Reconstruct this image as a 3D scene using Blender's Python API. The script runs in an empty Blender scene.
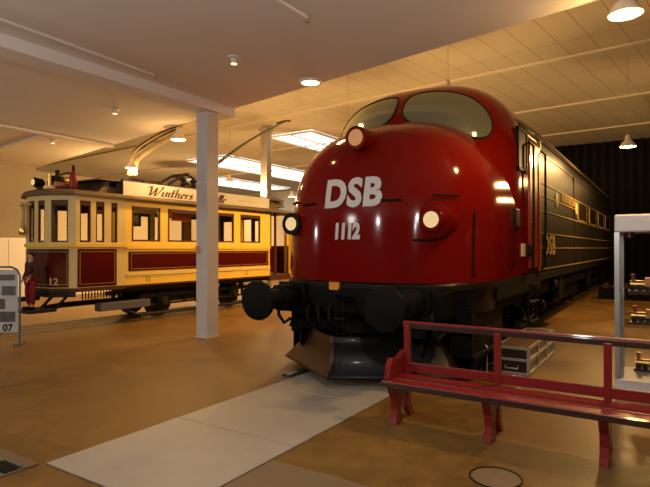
import bpy, bmesh, math, random
from mathutils import Vector, Matrix
random.seed(7)
C = bpy.context.scene.collection
PI = math.pi
R = math.radians

# ------------------------------------------------------------------ materials
def mat(name, col, rough=.5, metal=0., var=0., vscale=4., bump=0., bscale=60., coat=0., alpha=1., trans=0., emis=None, estr=0., spec=.35, rvar=0.):
    m = bpy.data.materials.new(name); m.use_nodes = True
    nt = m.node_tree; b = nt.nodes['Principled BSDF']
    b.inputs['Base Color'].default_value = (*col, 1)
    b.inputs['Roughness'].default_value = rough
    b.inputs['Metallic'].default_value = metal
    b.inputs['Coat Weight'].default_value = coat
    b.inputs['Coat Roughness'].default_value = .08
    b.inputs['Specular IOR Level'].default_value = spec
    b.inputs['Transmission Weight'].default_value = trans
    b.inputs['Alpha'].default_value = alpha
    if emis:
        b.inputs['Emission Color'].default_value = (*emis, 1)
        b.inputs['Emission Strength'].default_value = estr
    if var or bump or rvar:
        tc = nt.nodes.new('ShaderNodeTexCoord')
        n = nt.nodes.new('ShaderNodeTexNoise'); n.inputs['Scale'].default_value = vscale; n.inputs['Detail'].default_value = 6
        nt.links.new(tc.outputs['Object'], n.inputs['Vector'])
        if var:
            mx = nt.nodes.new('ShaderNodeMix'); mx.data_type = 'RGBA'
            mx.inputs['A'].default_value = (*[c*(1-var) for c in col], 1)
            mx.inputs['B'].default_value = (*[min(1, c*(1+var)) for c in col], 1)
            nt.links.new(n.outputs['Fac'], mx.inputs['Factor'])
            nt.links.new(mx.outputs['Result'], b.inputs['Base Color'])
        if rvar:
            mr = nt.nodes.new('ShaderNodeMapRange'); mr.inputs['From Min'].default_value = .3; mr.inputs['From Max'].default_value = .7
            mr.inputs['To Min'].default_value = max(0, rough-rvar); mr.inputs['To Max'].default_value = rough+rvar
            nt.links.new(n.outputs['Fac'], mr.inputs['Value']); nt.links.new(mr.outputs['Result'], b.inputs['Roughness'])
        if bump:
            n2 = nt.nodes.new('ShaderNodeTexNoise'); n2.inputs['Scale'].default_value = bscale; n2.inputs['Detail'].default_value = 4
            nt.links.new(tc.outputs['Object'], n2.inputs['Vector'])
            bp = nt.nodes.new('ShaderNodeBump'); bp.inputs['Strength'].default_value = bump; bp.inputs['Distance'].default_value = .02
            nt.links.new(n2.outputs['Fac'], bp.inputs['Height']); nt.links.new(bp.outputs['Normal'], b.inputs['Normal'])
    return m

def glow(name, col, s):
    m = bpy.data.materials.new(name); m.use_nodes = True
    nt = m.node_tree; nt.nodes.clear()
    o = nt.nodes.new('ShaderNodeOutputMaterial'); e = nt.nodes.new('ShaderNodeEmission')
    e.inputs[0].default_value = (*col, 1); e.inputs[1].default_value = s
    nt.links.new(e.outputs[0], o.inputs[0]); return m

def panel_mat(name, col, line, rot, sx, sy, lw):
    """plain panels with thin joints (world-sized grid)"""
    m = mat(name, col, .85)
    nt = m.node_tree; b = nt.nodes['Principled BSDF']
    tc = nt.nodes.new('ShaderNodeTexCoord'); mp = nt.nodes.new('ShaderNodeMapping'); mp.inputs['Rotation'].default_value = (0, 0, rot)
    br = nt.nodes.new('ShaderNodeTexBrick'); br.offset = 0
    br.inputs['Scale'].default_value = 1; br.inputs['Mortar Size'].default_value = lw; br.inputs['Mortar Smooth'].default_value = .3
    br.inputs['Brick Width'].default_value = sx; br.inputs['Row Height'].default_value = sy
    br.inputs['Color1'].default_value = (*col, 1); br.inputs['Color2'].default_value = (*[c*.95 for c in col], 1); br.inputs['Mortar'].default_value = (*line, 1)
    nt.links.new(tc.outputs['Object'], mp.inputs[0]); nt.links.new(mp.outputs[0], br.inputs[0]); nt.links.new(br.outputs[0], b.inputs['Base Color'])
    return m

def floor_mat(name, c1, c2, rough, rv):
    m = mat(name, c1, rough, bump=.15, bscale=35)
    nt = m.node_tree; b = nt.nodes['Principled BSDF']
    tc = nt.nodes.new('ShaderNodeTexCoord')
    n = nt.nodes.new('ShaderNodeTexNoise'); n.inputs['Scale'].default_value = .55; n.inputs['Detail'].default_value = 10; n.inputs['Roughness'].default_value = .62
    n3 = nt.nodes.new('ShaderNodeTexNoise'); n3.inputs['Scale'].default_value = 6; n3.inputs['Detail'].default_value = 6
    nt.links.new(tc.outputs['Object'], n.inputs['Vector']); nt.links.new(tc.outputs['Object'], n3.inputs['Vector'])
    ad = nt.nodes.new('ShaderNodeMath'); ad.operation = 'ADD'; nt.links.new(n.outputs['Fac'], ad.inputs[0])
    m2 = nt.nodes.new('ShaderNodeMath'); m2.operation = 'MULTIPLY'; m2.inputs[1].default_value = .4; nt.links.new(n3.outputs['Fac'], m2.inputs[0]); nt.links.new(m2.outputs[0], ad.inputs[1])
    cr = nt.nodes.new('ShaderNodeValToRGB'); cr.color_ramp.elements[0].position = .45; cr.color_ramp.elements[1].position = .95
    cr.color_ramp.elements[0].color = (*c1, 1); cr.color_ramp.elements[1].color = (*c2, 1)
    nt.links.new(ad.outputs[0], cr.inputs[0]); nt.links.new(cr.outputs[0], b.inputs['Base Color'])
    mr = nt.nodes.new('ShaderNodeMapRange'); mr.inputs['From Min'].default_value = .5; mr.inputs['From Max'].default_value = .9
    mr.inputs['To Min'].default_value = rough-rv; mr.inputs['To Max'].default_value = rough+rv
    nt.links.new(ad.outputs[0], mr.inputs[0]); nt.links.new(mr.outputs[0], b.inputs['Roughness'])
    return m

M = dict(
    floor=floor_mat('concrete_floor', (.075, .039, .009), (.225, .118, .026), .46, .12),
    plate=floor_mat('pale_concrete', (.28, .25, .205), (.38, .34, .275), .45, .08),
    dkplate=floor_mat('worn_concrete', (.12, .08, .045), (.19, .135, .08), .5, .08),
    lowceil=mat('white_plaster', (.80, .76, .72), .9, var=.04, vscale=.8),
    beam=mat('beam_plaster', (.84, .80, .76), .85),
    ceil=panel_mat('ceiling_panels', (.68, .62, .53), (.40, .36, .30), R(8), .66, 2.6, .014),
    joist=mat('joist_plaster', (.72, .66, .57), .85),
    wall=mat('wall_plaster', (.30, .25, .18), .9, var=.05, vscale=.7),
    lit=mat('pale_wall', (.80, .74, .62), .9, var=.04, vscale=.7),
    dark=mat('black_drape', (.005, .004, .004), .9, var=.3, vscale=3),
    pillar=mat('pillar_paint', (.60, .58, .55), .6, var=.05, vscale=3, bump=.05),
    red=mat('deep_red_paint', (.160, .005, .003), .10, spec=.18, var=.08, vscale=1.2),
    door=mat('bright_red_paint', (.42, .035, .008), .32, coat=.4),
    black=mat('gloss_black', (.012, .008, .004), .42, spec=.25, var=.2, vscale=2),
    under=mat('sooty_black', (.003, .0026, .0022), .6, spec=.14, var=.5, vscale=8, bump=.3, bscale=25),
    gold=mat('gold_stripe', (.36, .25, .07), .45, metal=.3),
    goldl=mat('gold_leaf', (.60, .42, .12), .5),
    gutter=mat('gutter_bronze', (.14, .09, .035), .4),
    white=mat('white_lettering', (.62, .60, .56), .5),
    orange=mat('orange_plate', (.75, .30, .04), .5),
    chrome=mat('chrome', (.6, .6, .6), .15, metal=1),
    steel=mat('rail_steel', (.30, .29, .28), .35, metal=.9, var=.2, vscale=10),
    brownsteel=mat('brown_plough_steel', (.06, .024, .007), .42, metal=.2, var=.35, vscale=5, bump=.2),
    plow=mat('black_plough_steel', (.004, .004, .005), .45, spec=.22, var=.3, vscale=5, coat=.05),
    glassdk=mat('windscreen_glass', (.14, .14, .085), .10, coat=.5, var=.05, vscale=2),
    sideglass=mat('cab_side_glass', (.012, .006, .006), .5, spec=.05),
    rubber=mat('black_rubber', (.010, .009, .008), .6, spec=.12),
    lens=glow('lamp_lens_warm', (1, .68, .32), .85),
    lens2=glow('lamp_lens_upper', (1, .45, .17), .50),
    bench=mat('bench_red_paint', (.19, .010, .008), .38, coat=.3, var=.12, vscale=6),
    bedge=mat('bench_dark_edge', (.035, .014, .012), .35, coat=.4),
    cream=mat('cream_paint', (.84, .56, .09), .42, coat=.25, var=.04, vscale=3),
    cream2=mat('pale_cream_paint', (.70, .54, .22), .45, coat=.25, var=.05, vscale=3),
    maroon=mat('maroon_paint', (.075, .004, .003), .22, coat=.7, var=.08, vscale=2),
    roof=mat('tram_roof_brown', (.13, .085, .045), .6, var=.2, vscale=4),
    wood=mat('brown_wood', (.085, .032, .014), .45, var=.25, vscale=9),
    sign=mat('sign_board', (.56, .53, .46), .6, var=.04),
    ink=mat('sign_ink_brown', (.09, .035, .02), .6),
    ink2=mat('sign_ink_pale', (.32, .25, .18), .6),
    gunmetal=mat('tram_truck_black', (.02, .016, .013), .5, var=.4, vscale=7),
    fender=mat('grey_fender', (.12, .12, .12), .5),
    brass=mat('brass', (.75, .48, .16), .28, metal=1),
    copper=mat('copper', (.62, .28, .16), .4, metal=.7),
    pot=mat('red_glaze', (.26, .02, .015), .35),
    blue=mat('blue_grey_tube', (.10, .16, .20), .4, metal=.4),
    poster=mat('poster_paper', (.55, .52, .50), .6),
    photo=mat('printed_photo', (.13, .115, .11), .5, var=.7, vscale=9),
    caseblk=mat('case_laminate', (.03, .012, .009), .4, coat=.2),
    alu=mat('aluminium', (.55, .54, .52), .35, metal=.8),
    casewhite=mat('white_enamel', (.68, .68, .70), .4),
    skin=mat('skin', (.50, .28, .17), .55),
    hair=mat('hair_dark', (.02, .012, .01), .7),
    jacket=mat('dark_red_cloth', (.07, .012, .012), .8, bump=.3),
    trous=mat('red_cloth', (.26, .022, .02), .8, bump=.3),
    duct=mat('duct_metal', (.42, .34, .20), .45, metal=.2, var=.08),
    orangeS=mat('orange_sign', (.62, .13, .03), .5),
    shade=mat('lamp_shade_white', (.70, .66, .60), .4),
    bulb=glow('bulb_warm', (1, .72, .36), 7),
    spotb=glow('spot_warm', (1, .62, .30), 3.0),
    sky=glow('skylight_glazing', (1, .97, .90), 2.6),
)
def clearglass():
    m = bpy.data.materials.new('clear_glass'); m.use_nodes = True
    nt = m.node_tree; nt.nodes.clear()
    o = nt.nodes.new('ShaderNodeOutputMaterial'); t = nt.nodes.new('ShaderNodeBsdfTransparent'); g = nt.nodes.new('ShaderNodeBsdfGlossy')
    g.inputs['Roughness'].default_value = .03; t.inputs[0].default_value = (.93, .93, .91, 1)
    mx = nt.nodes.new('ShaderNodeMixShader'); f = nt.nodes.new('ShaderNodeFresnel'); f.inputs[0].default_value = 1.35
    ge = nt.nodes.new('ShaderNodeNewGeometry'); iv = nt.nodes.new('ShaderNodeMath'); iv.operation = 'SUBTRACT'; iv.inputs[0].default_value = 1; nt.links.new(ge.outputs['Backfacing'], iv.inputs[1])
    ml = nt.nodes.new('ShaderNodeMath'); ml.operation = 'MULTIPLY'; nt.links.new(f.outputs[0], ml.inputs[0]); nt.links.new(iv.outputs[0], ml.inputs[1]); nt.links.new(ml.outputs[0], mx.inputs[0]); nt.links.new(t.outputs[0], mx.inputs[1]); nt.links.new(g.outputs[0], mx.inputs[2]); nt.links.new(mx.outputs[0], o.inputs[0])
    return m
M['glass'] = clearglass()

# ------------------------------------------------------------------ mesh builder
class MB:
    def __init__(s): s.v = []; s.f = []; s.sm = []
    def add(s, vs, fs, smooth=False):
        o = len(s.v); s.v += [tuple(v) for v in vs]; s.f += [tuple(i+o for i in f) for f in fs]; s.sm += [smooth]*len(fs); return s
    def box(s, a, b):
        x0, x1 = sorted((a[0], b[0])); y0, y1 = sorted((a[1], b[1])); z0, z1 = sorted((a[2], b[2]))
        return s.add([(x0,y0,z0),(x1,y0,z0),(x1,y1,z0),(x0,y1,z0),(x0,y0,z1),(x1,y0,z1),(x1,y1,z1),(x0,y1,z1)],
                     [(0,3,2,1),(4,5,6,7),(0,1,5,4),(1,2,6,5),(2,3,7,6),(3,0,4,7)])
    def seg(s, P, Q, t0, t1, z0, z1, out0, out1):
        """box along the plan segment P-Q from fraction t0 to t1, between offsets out0/out1 along the normal"""
        P = Vector((P[0], P[1], 0)); Q = Vector((Q[0], Q[1], 0)); d = Q-P; n = Vector((d.y, -d.x, 0)).normalized()
        a = P+d*t0; b = P+d*t1
        q = [a+n*out0, b+n*out0, b+n*out1, a+n*out1]
        return s.add([(p.x,p.y,z0) for p in q]+[(p.x,p.y,z1) for p in q],
                     [(0,3,2,1),(4,5,6,7),(0,1,5,4),(1,2,6,5),(2,3,7,6),(3,0,4,7)])
    def tube(s, pts, r, n=8, caps=True, closed=False):
        pts = [Vector(p) for p in pts]; L = len(pts); rr = r if isinstance(r, (list, tuple)) else [r]*L
        vs = []; fs = []; prev = None
        for i, p in enumerate(pts):
            if closed: t = (pts[(i+1) % L]-pts[i-1])
            else: t = (pts[min(i+1, L-1)]-pts[max(i-1, 0)])
            t.normalize()
            if prev is None:
                u = t.orthogonal().normalized()
            else:
                u = (prev-t*prev.dot(t)).normalized()
            prev = u; w = t.cross(u)
            for k in range(n):
                a = 2*PI*k/n; vs.append(p+(u*math.cos(a)+w*math.sin(a))*rr[i])
        m = L if closed else L-1
        for i in range(m):
            j = (i+1) % L
            for k in range(n): fs.append((i*n+k, i*n+(k+1) % n, j*n+(k+1) % n, j*n+k))
        if caps and not closed: fs.append(tuple(range(n))[::-1]); fs.append(tuple((L-1)*n+k for k in range(n)))
        return s.add(vs, fs, True)
    def lathe(s, prof, o=(0,0,0), axis='Z', n=24):
        """prof: (radius, height) pairs around an axis through o"""
        vs = []; fs = []
        for r, h in prof:
            for k in range(n):
                a = 2*PI*k/n; c, d = r*math.cos(a), r*math.sin(a)
                p = {'Z': (c, d, h), 'Y': (c, h, d), 'X': (h, c, d)}[axis]
                vs.append((p[0]+o[0], p[1]+o[1], p[2]+o[2]))
        for i in range(len(prof)-1):
            for k in range(n): fs.append((i*n+k, i*n+(k+1) % n, (i+1)*n+(k+1) % n, (i+1)*n+k))
        fs.append(tuple(range(n))); fs.append(tuple((len(prof)-1)*n+k for k in range(n)))
        return s.add(vs, fs, True)
    def prism(s, poly, plane, a, b):
        """poly: 2D outline, extruded from a to b along the axis left out of plane"""
        def p3(u, v, w):
            return {'XY': (u, v, w), 'XZ': (u, w, v), 'YZ': (w, u, v)}[plane]
        n = len(poly)
        vs = [p3(u, v, a) for u, v in poly]+[p3(u, v, b) for u, v in poly]
        fs = [tuple(range(n)), tuple(range(n, 2*n))[::-1]]+[(i, i+n, (i+1) % n+n, (i+1) % n) for i in range(n)]
        return s.add(vs, fs)
    def build(s, name, m, parent=None, bevel=0., sub=0):
        me = bpy.data.meshes.new(name)
        off = Vector((0,0,0)); p = parent
        while p is not None: off += p.location; p = p.parent
        me.from_pydata([tuple(Vector(v)-off) for v in s.v], [], s.f)
        me.polygons.foreach_set('use_smooth', s.sm)
        bm = bmesh.new(); bm.from_mesh(me); bmesh.ops.recalc_face_normals(bm, faces=bm.faces); 
        for e in bm.edges:
            if len(e.link_faces) == 2 and e.calc_face_angle(0) > R(38): e.smooth = False
        bm.to_mesh(me); bm.free()
        me.materials.append(m)
        o = bpy.data.objects.new(name, me); C.objects.link(o)
        if parent: o.parent = parent
        if bevel:
            b = o.modifiers.new('bevel', 'BEVEL'); b.width = bevel; b.segments = 2; b.limit_method = 'ANGLE'; b.angle_limit = R(40)
        return o

def tag(o, label=None, cat=None, group=None, kind=None):
    if label: o['label'] = label
    if cat: o['category'] = cat
    if group: o['group'] = group
    if kind: o['kind'] = kind
    return o
def thing(name, label, cat, loc=(0,0,0), group=None):
    o = bpy.data.objects.new(name, None); C.objects.link(o); o.location = loc
    return tag(o, label, cat, group)
def struct(name, mb, m): return tag(mb.build(name, m), kind='structure')
def B(*ab): return MB().box(*ab)
def dup(root, loc, label=None):
    r = root.copy(); C.objects.link(r); r.location = loc
    if label: r['label'] = label
    for ch in list(root.children):
        c = ch.copy(); C.objects.link(c); c.parent = r
        for g in ch.children:
            d = g.copy(); C.objects.link(d); d.parent = c
    return r
def text2d(body, size, shear=0., bold=0., cuts=0, spacing=1., sx=1.):
    cu = bpy.data.curves.new('lettering', 'FONT'); cu.body = body; cu.size = size; cu.shear = shear; cu.offset = bold
    cu.align_x = 'CENTER'; cu.align_y = 'CENTER'; cu.space_character = spacing; cu.resolution_u = 4
    o = bpy.data.objects.new('lettering', cu); C.objects.link(o)
    dg = bpy.context.evaluated_depsgraph_get(); me = bpy.data.meshes.new_from_object(o.evaluated_get(dg))
    bm = bmesh.new(); bm.from_mesh(me); bmesh.ops.triangulate(bm, faces=bm.faces)
    bmesh.ops.remove_doubles(bm, verts=bm.verts, dist=1e-5)
    for _ in range(cuts):
        long = [e for e in bm.edges if e.calc_length() > size*.12]
        if not long: break
        bmesh.ops.subdivide_edges(bm, edges=long, cuts=1)
        bmesh.ops.triangulate(bm, faces=bm.faces)
    bm.verts.ensure_lookup_table()
    vs = [(v.co.x*sx, v.co.y) for v in bm.verts]; fs = [tuple(v.index for v in f.verts) for f in bm.faces]
    bm.free(); bpy.data.objects.remove(o); bpy.data.curves.remove(cu); bpy.data.meshes.remove(me)
    # centre exactly
    xs = [v[0] for v in vs]; ys = [v[1] for v in vs]; cx = (min(xs)+max(xs))/2; cy = (min(ys)+max(ys))/2
    return [(x-cx, y-cy) for x, y in vs], fs
def letters(name, body, size, fn, m, parent, **k):
    vs, fs = text2d(body, size, **k); mb = MB(); mb.add([fn(u, v) for u, v in vs], fs)
    return mb.build(name, m, parent)

# ------------------------------------------------------------------ room
LC = 4.42; HC = 6.5
def edgeY(x): return 7.75 + (-7.0-x)*.19      # front edge of the low ceiling
struct('floor', B((-33, -5, -.2), (4, 36, 0)), M['floor'])
mb = MB(); mb.prism([(-18.2, -5), (4, -5), (4, edgeY(4)), (-18.2, edgeY(-18.2))], 'XY', LC, LC+.3); struct('ceiling', mb, M['lowceil'])
mb = MB(); mb.prism([(-33, edgeY(-33)-2), (4, edgeY(4)-2), (4, 36), (-33, 36)], 'XY', HC, HC+.2); struct('ceiling_high', mb, M['ceil'])
mb = MB(); mb.prism([(-18.2, edgeY(-18.2)), (4, edgeY(4)), (4, edgeY(4)-.25), (-18.2, edgeY(-18.2)-.25)], 'XY', LC+.3, HC); struct('wall_front', mb, M['lowceil'])
struct('wall_left', B((-18.2, -5, 0), (-18, 9.8, LC)), M['wall'])
struct('wall_partition', B((-18.2, 9.8, 0), (-18, 33, 3.5)), M['lit'])
struct('wall_far_left', B((-33.2, 8, 0), (-33, 36, HC)), M['lit'])
struct('wall_back_left', B((-33, 36, 0), (-5, 36.2, HC)), M['lit'])
struct('wall_right', B((4, -5, 0), (4.2, 36, HC)), M['dark'])
mb = MB()
n = 180; vs = []
for i in range(n+1):
    x = -7+11*i/n; y = 27+.07*math.sin(i*1.05)
    vs += [(x, y, 0), (x, y, HC-.02)]
mb.add(vs, [(2*i, 2*i+2, 2*i+3, 2*i+1) for i in range(n)], True)
dw = mb.build('curtain', M['dark']); tag(dw, 'black floor to ceiling drape hanging behind the far end of the locomotive', 'curtain')
# solidify
sm = dw.modifiers.new('t', 'SOLIDIFY'); sm.thickness = .01

struct('wall_front_end', B((-18.2, -5.2, 0), (4.2, -5, LC)), M['dark'])
# beam and ceiling trims
struct('trim_1', B((-7.55, -5, LC-.17), (-7.12, edgeY(-7.3)-.02, LC)), M['beam'])
struct('trim_2', B((-12.55, -5, LC-.05), (-12.35, edgeY(-12.5), LC)), M['beam'])
mb = MB(); mb.prism([(-18, 7.6), (-18, 7.9), (-12.7, 7.3), (-12.7, 7.0)], 'XY', LC-.04, LC); struct('trim_3', mb, M['beam'])
# long joists under the high ceiling
for i, (yy) in enumerate([10.2, 14.6, 19.4, 24.0]):
    mb = MB(); f = lambda x: yy + (-4-x)*.09
    mb.prism([(-33, f(-33)), (4, f(4)), (4, f(4)+.14), (-33, f(-33)+.14)], 'XY', HC-.05, HC); struct('trim_%d' % (i+4), mb, M['joist'])
# conduits along the low ceiling
def conduit(a, b, label):
    t = thing('ceiling_conduit', label, 'conduit', (a[0], a[1], LC))
    MB().tube([(a[0], a[1], LC-.02), (b[0], b[1], LC-.02)], .02, 8).build('pipe', M['beam'], t)
    MB().lathe([(.028, LC-.07), (.03, LC-.02), (.03, LC)], (b[0], b[1], 0)).build('end_cap', M['duct'], t)
conduit((-6.6, 2.4), (-6.76, 5.55), 'thin pale conduit on the low ceiling above the left end of the beam')
conduit((-3.6, 3.6), (-3.55, 5.14), 'short pale conduit on the low ceiling at the top of the view')
# skylights
def skylight(x0, x1, y0, y1, nx, ny, label):
    t = thing('skylight', label, 'skylight', ((x0+x1)/2, (y0+y1)/2, HC-.02), 'bright strip skylights in the high ceiling')
    B((x0, y0, HC-.03), (x1, y1, HC-.01)).build('glazing', M['sky'], t)
    mb = MB()
    for i in range(nx+1):
        x = x0+(x1-x0)*i/nx; mb.box((x-.06, y0, HC-.10), (x+.06, y1, HC-.032))
    for i in range(ny+1):
        y = y0+(y1-y0)*i/ny; mb.box((x0, y-.05, HC-.10), (x1, y+.05, HC-.032))
    mb.build('glazing_bars', M['beam'], t)
skylight(-14.3, -12.1, 17.8, 24.5, 2, 2, 'bright strip skylight nearest the locomotive roof, above the second post')
skylight(-22.0, -19.0, 20.2, 31.0, 2, 3, 'bright strip skylight seen behind the posts over the tram, middle one')
skylight(-28.5, -25.2, 26.0, 34.0, 2, 3, 'lowest bright strip skylight, just above the tram sign')

# pillars
t = thing('support_pillar', 'tall white square pillar standing between the tram and the locomotive', 'pillar', (-7.33, 7.25, 0))
B((-7.48, 7.10, 0), (-7.18, 7.40, LC-.17)).build('shaft', M['pillar'], t, bevel=.02)
B((-7.484, 7.096, 2.9), (-7.176, 7.404, 2.908)).build('joint_band', M['beam'], t)
B((-7.50, 7.08, 0), (-7.16, 7.42, .012)).build('foot_plate', M['pillar'], t)
q = MB().box((-7.47, 7.08, 1.58), (-7.36, 7.10, 1.72)); q.build('plaque', M['copper'], t)
def P(px, py, d):
    r = (px-325)/530*d; z = 1.68-(py-248)/530*d
    return Vector((-.5417*d+.8406*r, .8406*d+.5417*r, z))
p = P(266, 300, 21)
t = thing('support_post', 'distant pale metal post rising behind the tram towards the skylights', 'post', (p.x, p.y, 0))
B((p.x-.16, p.y-.16, 0), (p.x+.16, p.y+.16, HC-.07)).build('shaft', M['alu'], t, bevel=.02)
B((p.x-.22, p.y-.22, 0), (p.x+.22, p.y+.22, .03)).build('foot_plate', M['alu'], t)
B((p.x-.20, p.y-.20, HC-.18), (p.x+.20, p.y+.20, HC-.07)).build('head_plate', M['alu'], t)

# track: pale slabs between the rails
CX = -3.40
def slab(x0, x1, y0, y1, m, label):
    o = B((x0, y0, 0), (x1, y1, .012)).build('floor_slab', m, None, bevel=.004); tag(o, label, 'floor slab'); return o
slab(-4.06, -2.64, 2.30, 3.62, M['plate'], 'pale concrete slab at the near left end of the strip, with a square end')
slab(-4.06, -2.64, 3.63, 5.05, M['plate'], 'pale concrete slab in the middle of the strip before the snow plough')
slab(-4.06, -2.64, 5.06, 6.3, M['plate'], 'bluish pale concrete slab lying under the snow plough')
slab(-2.62, -1.75, 1.2, 3.3, M['dkplate'], 'worn brown slab beside the strip at the bottom edge of the view')
slab(-5.6, -4.10, -1.0, 2.27, M['dkplate'], 'worn slab in the lower left corner beyond the strip end')
for s, lab in ((-1, 'left'), (1, 'right')):
    x = CX+s*.755
    t = thing('rail', 'steel rail set in the floor under the %s wheels of the locomotive' % lab, 'rail', (x, 15, 0), None)
    B((x-.035, 5.55 if s < 0 else 7.2, .0), (x+.035, 26.0, .035)).build('rail_head', M['steel'], t)
    B((x-.09, 5.55 if s < 0 else 7.2, .0), (x-.05, 26.0, .014)).build('guard_strip', M['under'], t)
t = thing('rail_stub', 'short dark rail end let into the floor at the lower left', 'rail end', (-4.30, 2.1, 0))
B((-4.38, 2.02, 0), (-4.12, 2.12, .02)).build('channel', M['under'], t)
B((-4.36, 2.13, 0), (-4.12, 2.15, .03)).build('lip', M['steel'], t)
# manhole ring
d = 530*1.68/(477-248)
pm = P(495, 477, d)
t = thing('manhole_cover', 'round iron cover let into the floor in front of the bench', 'manhole cover', (pm.x, pm.y, 0))
MB().lathe([(.17, 0), (.17, .004), (.0, .004)], (pm.x, pm.y, 0), n=40).build('lid', M['dkplate'], t)
MB().tube([(pm.x+.185*math.cos(a*PI/20), pm.y+.185*math.sin(a*PI/20), .003) for a in range(40)], .006, 6, closed=True).build('ring', M['under'], t)

# ------------------------------------------------------------------ locomotive
loco = thing('diesel_locomotive', 'large dark red and black diesel locomotive with rounded nose, DSB lettering and number 1112', 'locomotive', (CX, 15, 0))
HW = 1.5; ZB = 1.25
def sup(u, p):
    u = min(1, max(0, u)); return (1-u**p)**(1/p)
NY0 = 5.86
def noseW(y): return HW*sup((7.2-y)/(7.2-NY0), 2.6) if y < 7.2 else HW
def noseT(y): return 1.9+1.70*sup((8.4-y)/(8.4-NY0), 3.3) if y < 8.4 else 3.6
NS = 2.65
def lean(z): return .07*(z-ZB)
def noseY(x, z):
    """front face of the nose at sideways offset x, height z"""
    x = abs(x)
    lo, hi = NY0, 8.4
    def inside(y):
        w = noseW(y)
        if w <= 0: return False
        a = (x/w)**NS
        if z > 1.9:
            t_ = noseT(y)-1.9
            if t_ <= 0: return False
            a += ((z-1.9)/t_)**NS
        return a <= 1
    for _ in range(40):
        m_ = (lo+hi)/2
        if inside(m_): hi = m_
        else: lo = m_
    return hi+lean(z)
CY0 = 7.17
def cabW(y): return HW*sup((8.6-y)/(8.6-CY0), 2.55) if y < 8.6 else HW
def cabT(y): return 3.0+1.32*sup((8.6-y)/(8.6-CY0), 2.35) if y < 8.6 else 4.32
CS = 2.8
def cabY(x, z):
    x = abs(x); lo, hi = CY0, 8.6
    def inside(y):
        w = cabW(y); t_ = cabT(y)-3.0
        if w <= 0 or t_ <= 0: return False
        return (x/w)**CS+(max(z-3.0, 0)/t_)**CS <= 1
    for _ in range(40):
        m_ = (lo+hi)/2
        if inside(m_): hi = m_
        else: lo = m_
    return hi
def section(w, z0, t, n, zb, K=26):
    """half outline bottom->top->bottom"""
    pts = [(w, zb), (w, (zb+z0)/2)]
    for k in range(K+1):
        a = PI/2*k/K; c, s_ = math.cos(a), math.sin(a)
        pts.append((w*c**(2/n) if c > 1e-6 else 0, z0+(t-z0)*s_**(2/n) if s_ > 1e-9 else z0))
    return pts+[(-x, z) for x, z in pts[-2::-1]]
def loft(ys, W, T, n, z0, zb, ln=None, cap=True):
    mb = MB(); secs = []
    for y in ys:
        s_ = section(max(W(y), .002), z0, max(T(y), z0+.002), n, zb)
        secs.append([(CX+x, y+(ln(z) if ln else 0), z) for x, z in s_])
    k = len(secs[0]); vs = [p for s_ in secs for p in s_]
    fs = [(i*k+j, i*k+j+1, (i+1)*k+j+1, (i+1)*k+j) for i in range(len(ys)-1) for j in range(k-1)]
    mb.add(vs, fs, True)
    if cap: mb.add(secs[0], [tuple(range(k))], True); mb.add(secs[-1], [tuple(range(k))], False)
    return mb
N = 46
nose = loft([NY0+(8.45-NY0)*((i+.4)/N)**2.6 for i in range(N+1)], noseW, noseT, NS, 1.9, ZB, lean)
nose.build('nose', M['red'], loco)
cab = loft([CY0+(8.6-CY0)*((i+.5)/30)**2.4 for i in range(31)]+[9.0, 9.5, 10.05], cabW, cabT, CS, 3.0, 1.27)
cab.build('cab', M['red'], loco)
body = loft([10.05, 12, 15, 18, 21, 24.3], lambda y: HW-.01, lambda y: 4.30, CS, 3.0, ZB)
body.build('engine_body', M['black'], loco)
# apron below the nose
mb = MB(); vs = []
for i in range(61):
    a = PI*i/60
    x = 1.5*(1 if math.cos(a) >= 0 else -1)*abs(math.cos(a))**(2/2.6); y = 7.2-(7.2-NY0-.03)*abs(math.sin(a))**(2/2.6)
    vs += [(CX+x*1.012, y, ZB), (CX+x*1.012, y-.035, ZB-.03), (CX+x*1.012, y-.035, ZB-.085), (CX+x*.985, y+.02, ZB-.10), (CX+x*.96, y+.06, .86), (CX+x*.8, y+.16, .74)]
mb.add(vs, [(i*6+j, (i+1)*6+j, (i+1)*6+j+1, i*6+j+1) for i in range(60) for j in range(5)], True)
mb.build('front_apron', M['black'], loco)
mb = MB()
for s in (-1, 1): mb.box((CX+s*1.5, 7.2, .98), (CX+s*1.44, 10.05, ZB))
for s in (-1, 1): mb.box((CX+s*1.49, 10.05, 1.10), (CX+s*1.40, 24.3, ZB))
mb.box((CX-1.35, 6.4, .80), (CX+1.35, 24.2, 1.24))
mb.build('underframe', M['under'], loco)
# orange plates
for x, z in ((-.22, 1.19), (.72, 1.10)):
    y = noseY(x, 1.3)-.04
    sl = (noseY(x+.07, 1.3)-noseY(x-.07, 1.3))/.14
    mb = MB(); mb.add([(CX+x-.075, y-.075*sl, z-.05), (CX+x+.075, y+.075*sl, z-.05), (CX+x+.075, y+.075*sl, z+.05), (CX+x-.075, y-.075*sl, z+.05)]+[(CX+x-.075, y-.075*sl+.05, z-.05), (CX+x+.075, y+.075*sl+.05, z-.05), (CX+x+.075, y+.075*sl+.05, z+.05), (CX+x-.075, y-.075*sl+.05, z+.05)],
                     [(0,1,2,3), (4,5,6,7), (0,1,5,4), (1,2,6,5), (2,3,7,6), (3,0,4,7)])
    o = mb.build('marker_plate', M['orange'], loco)
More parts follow.
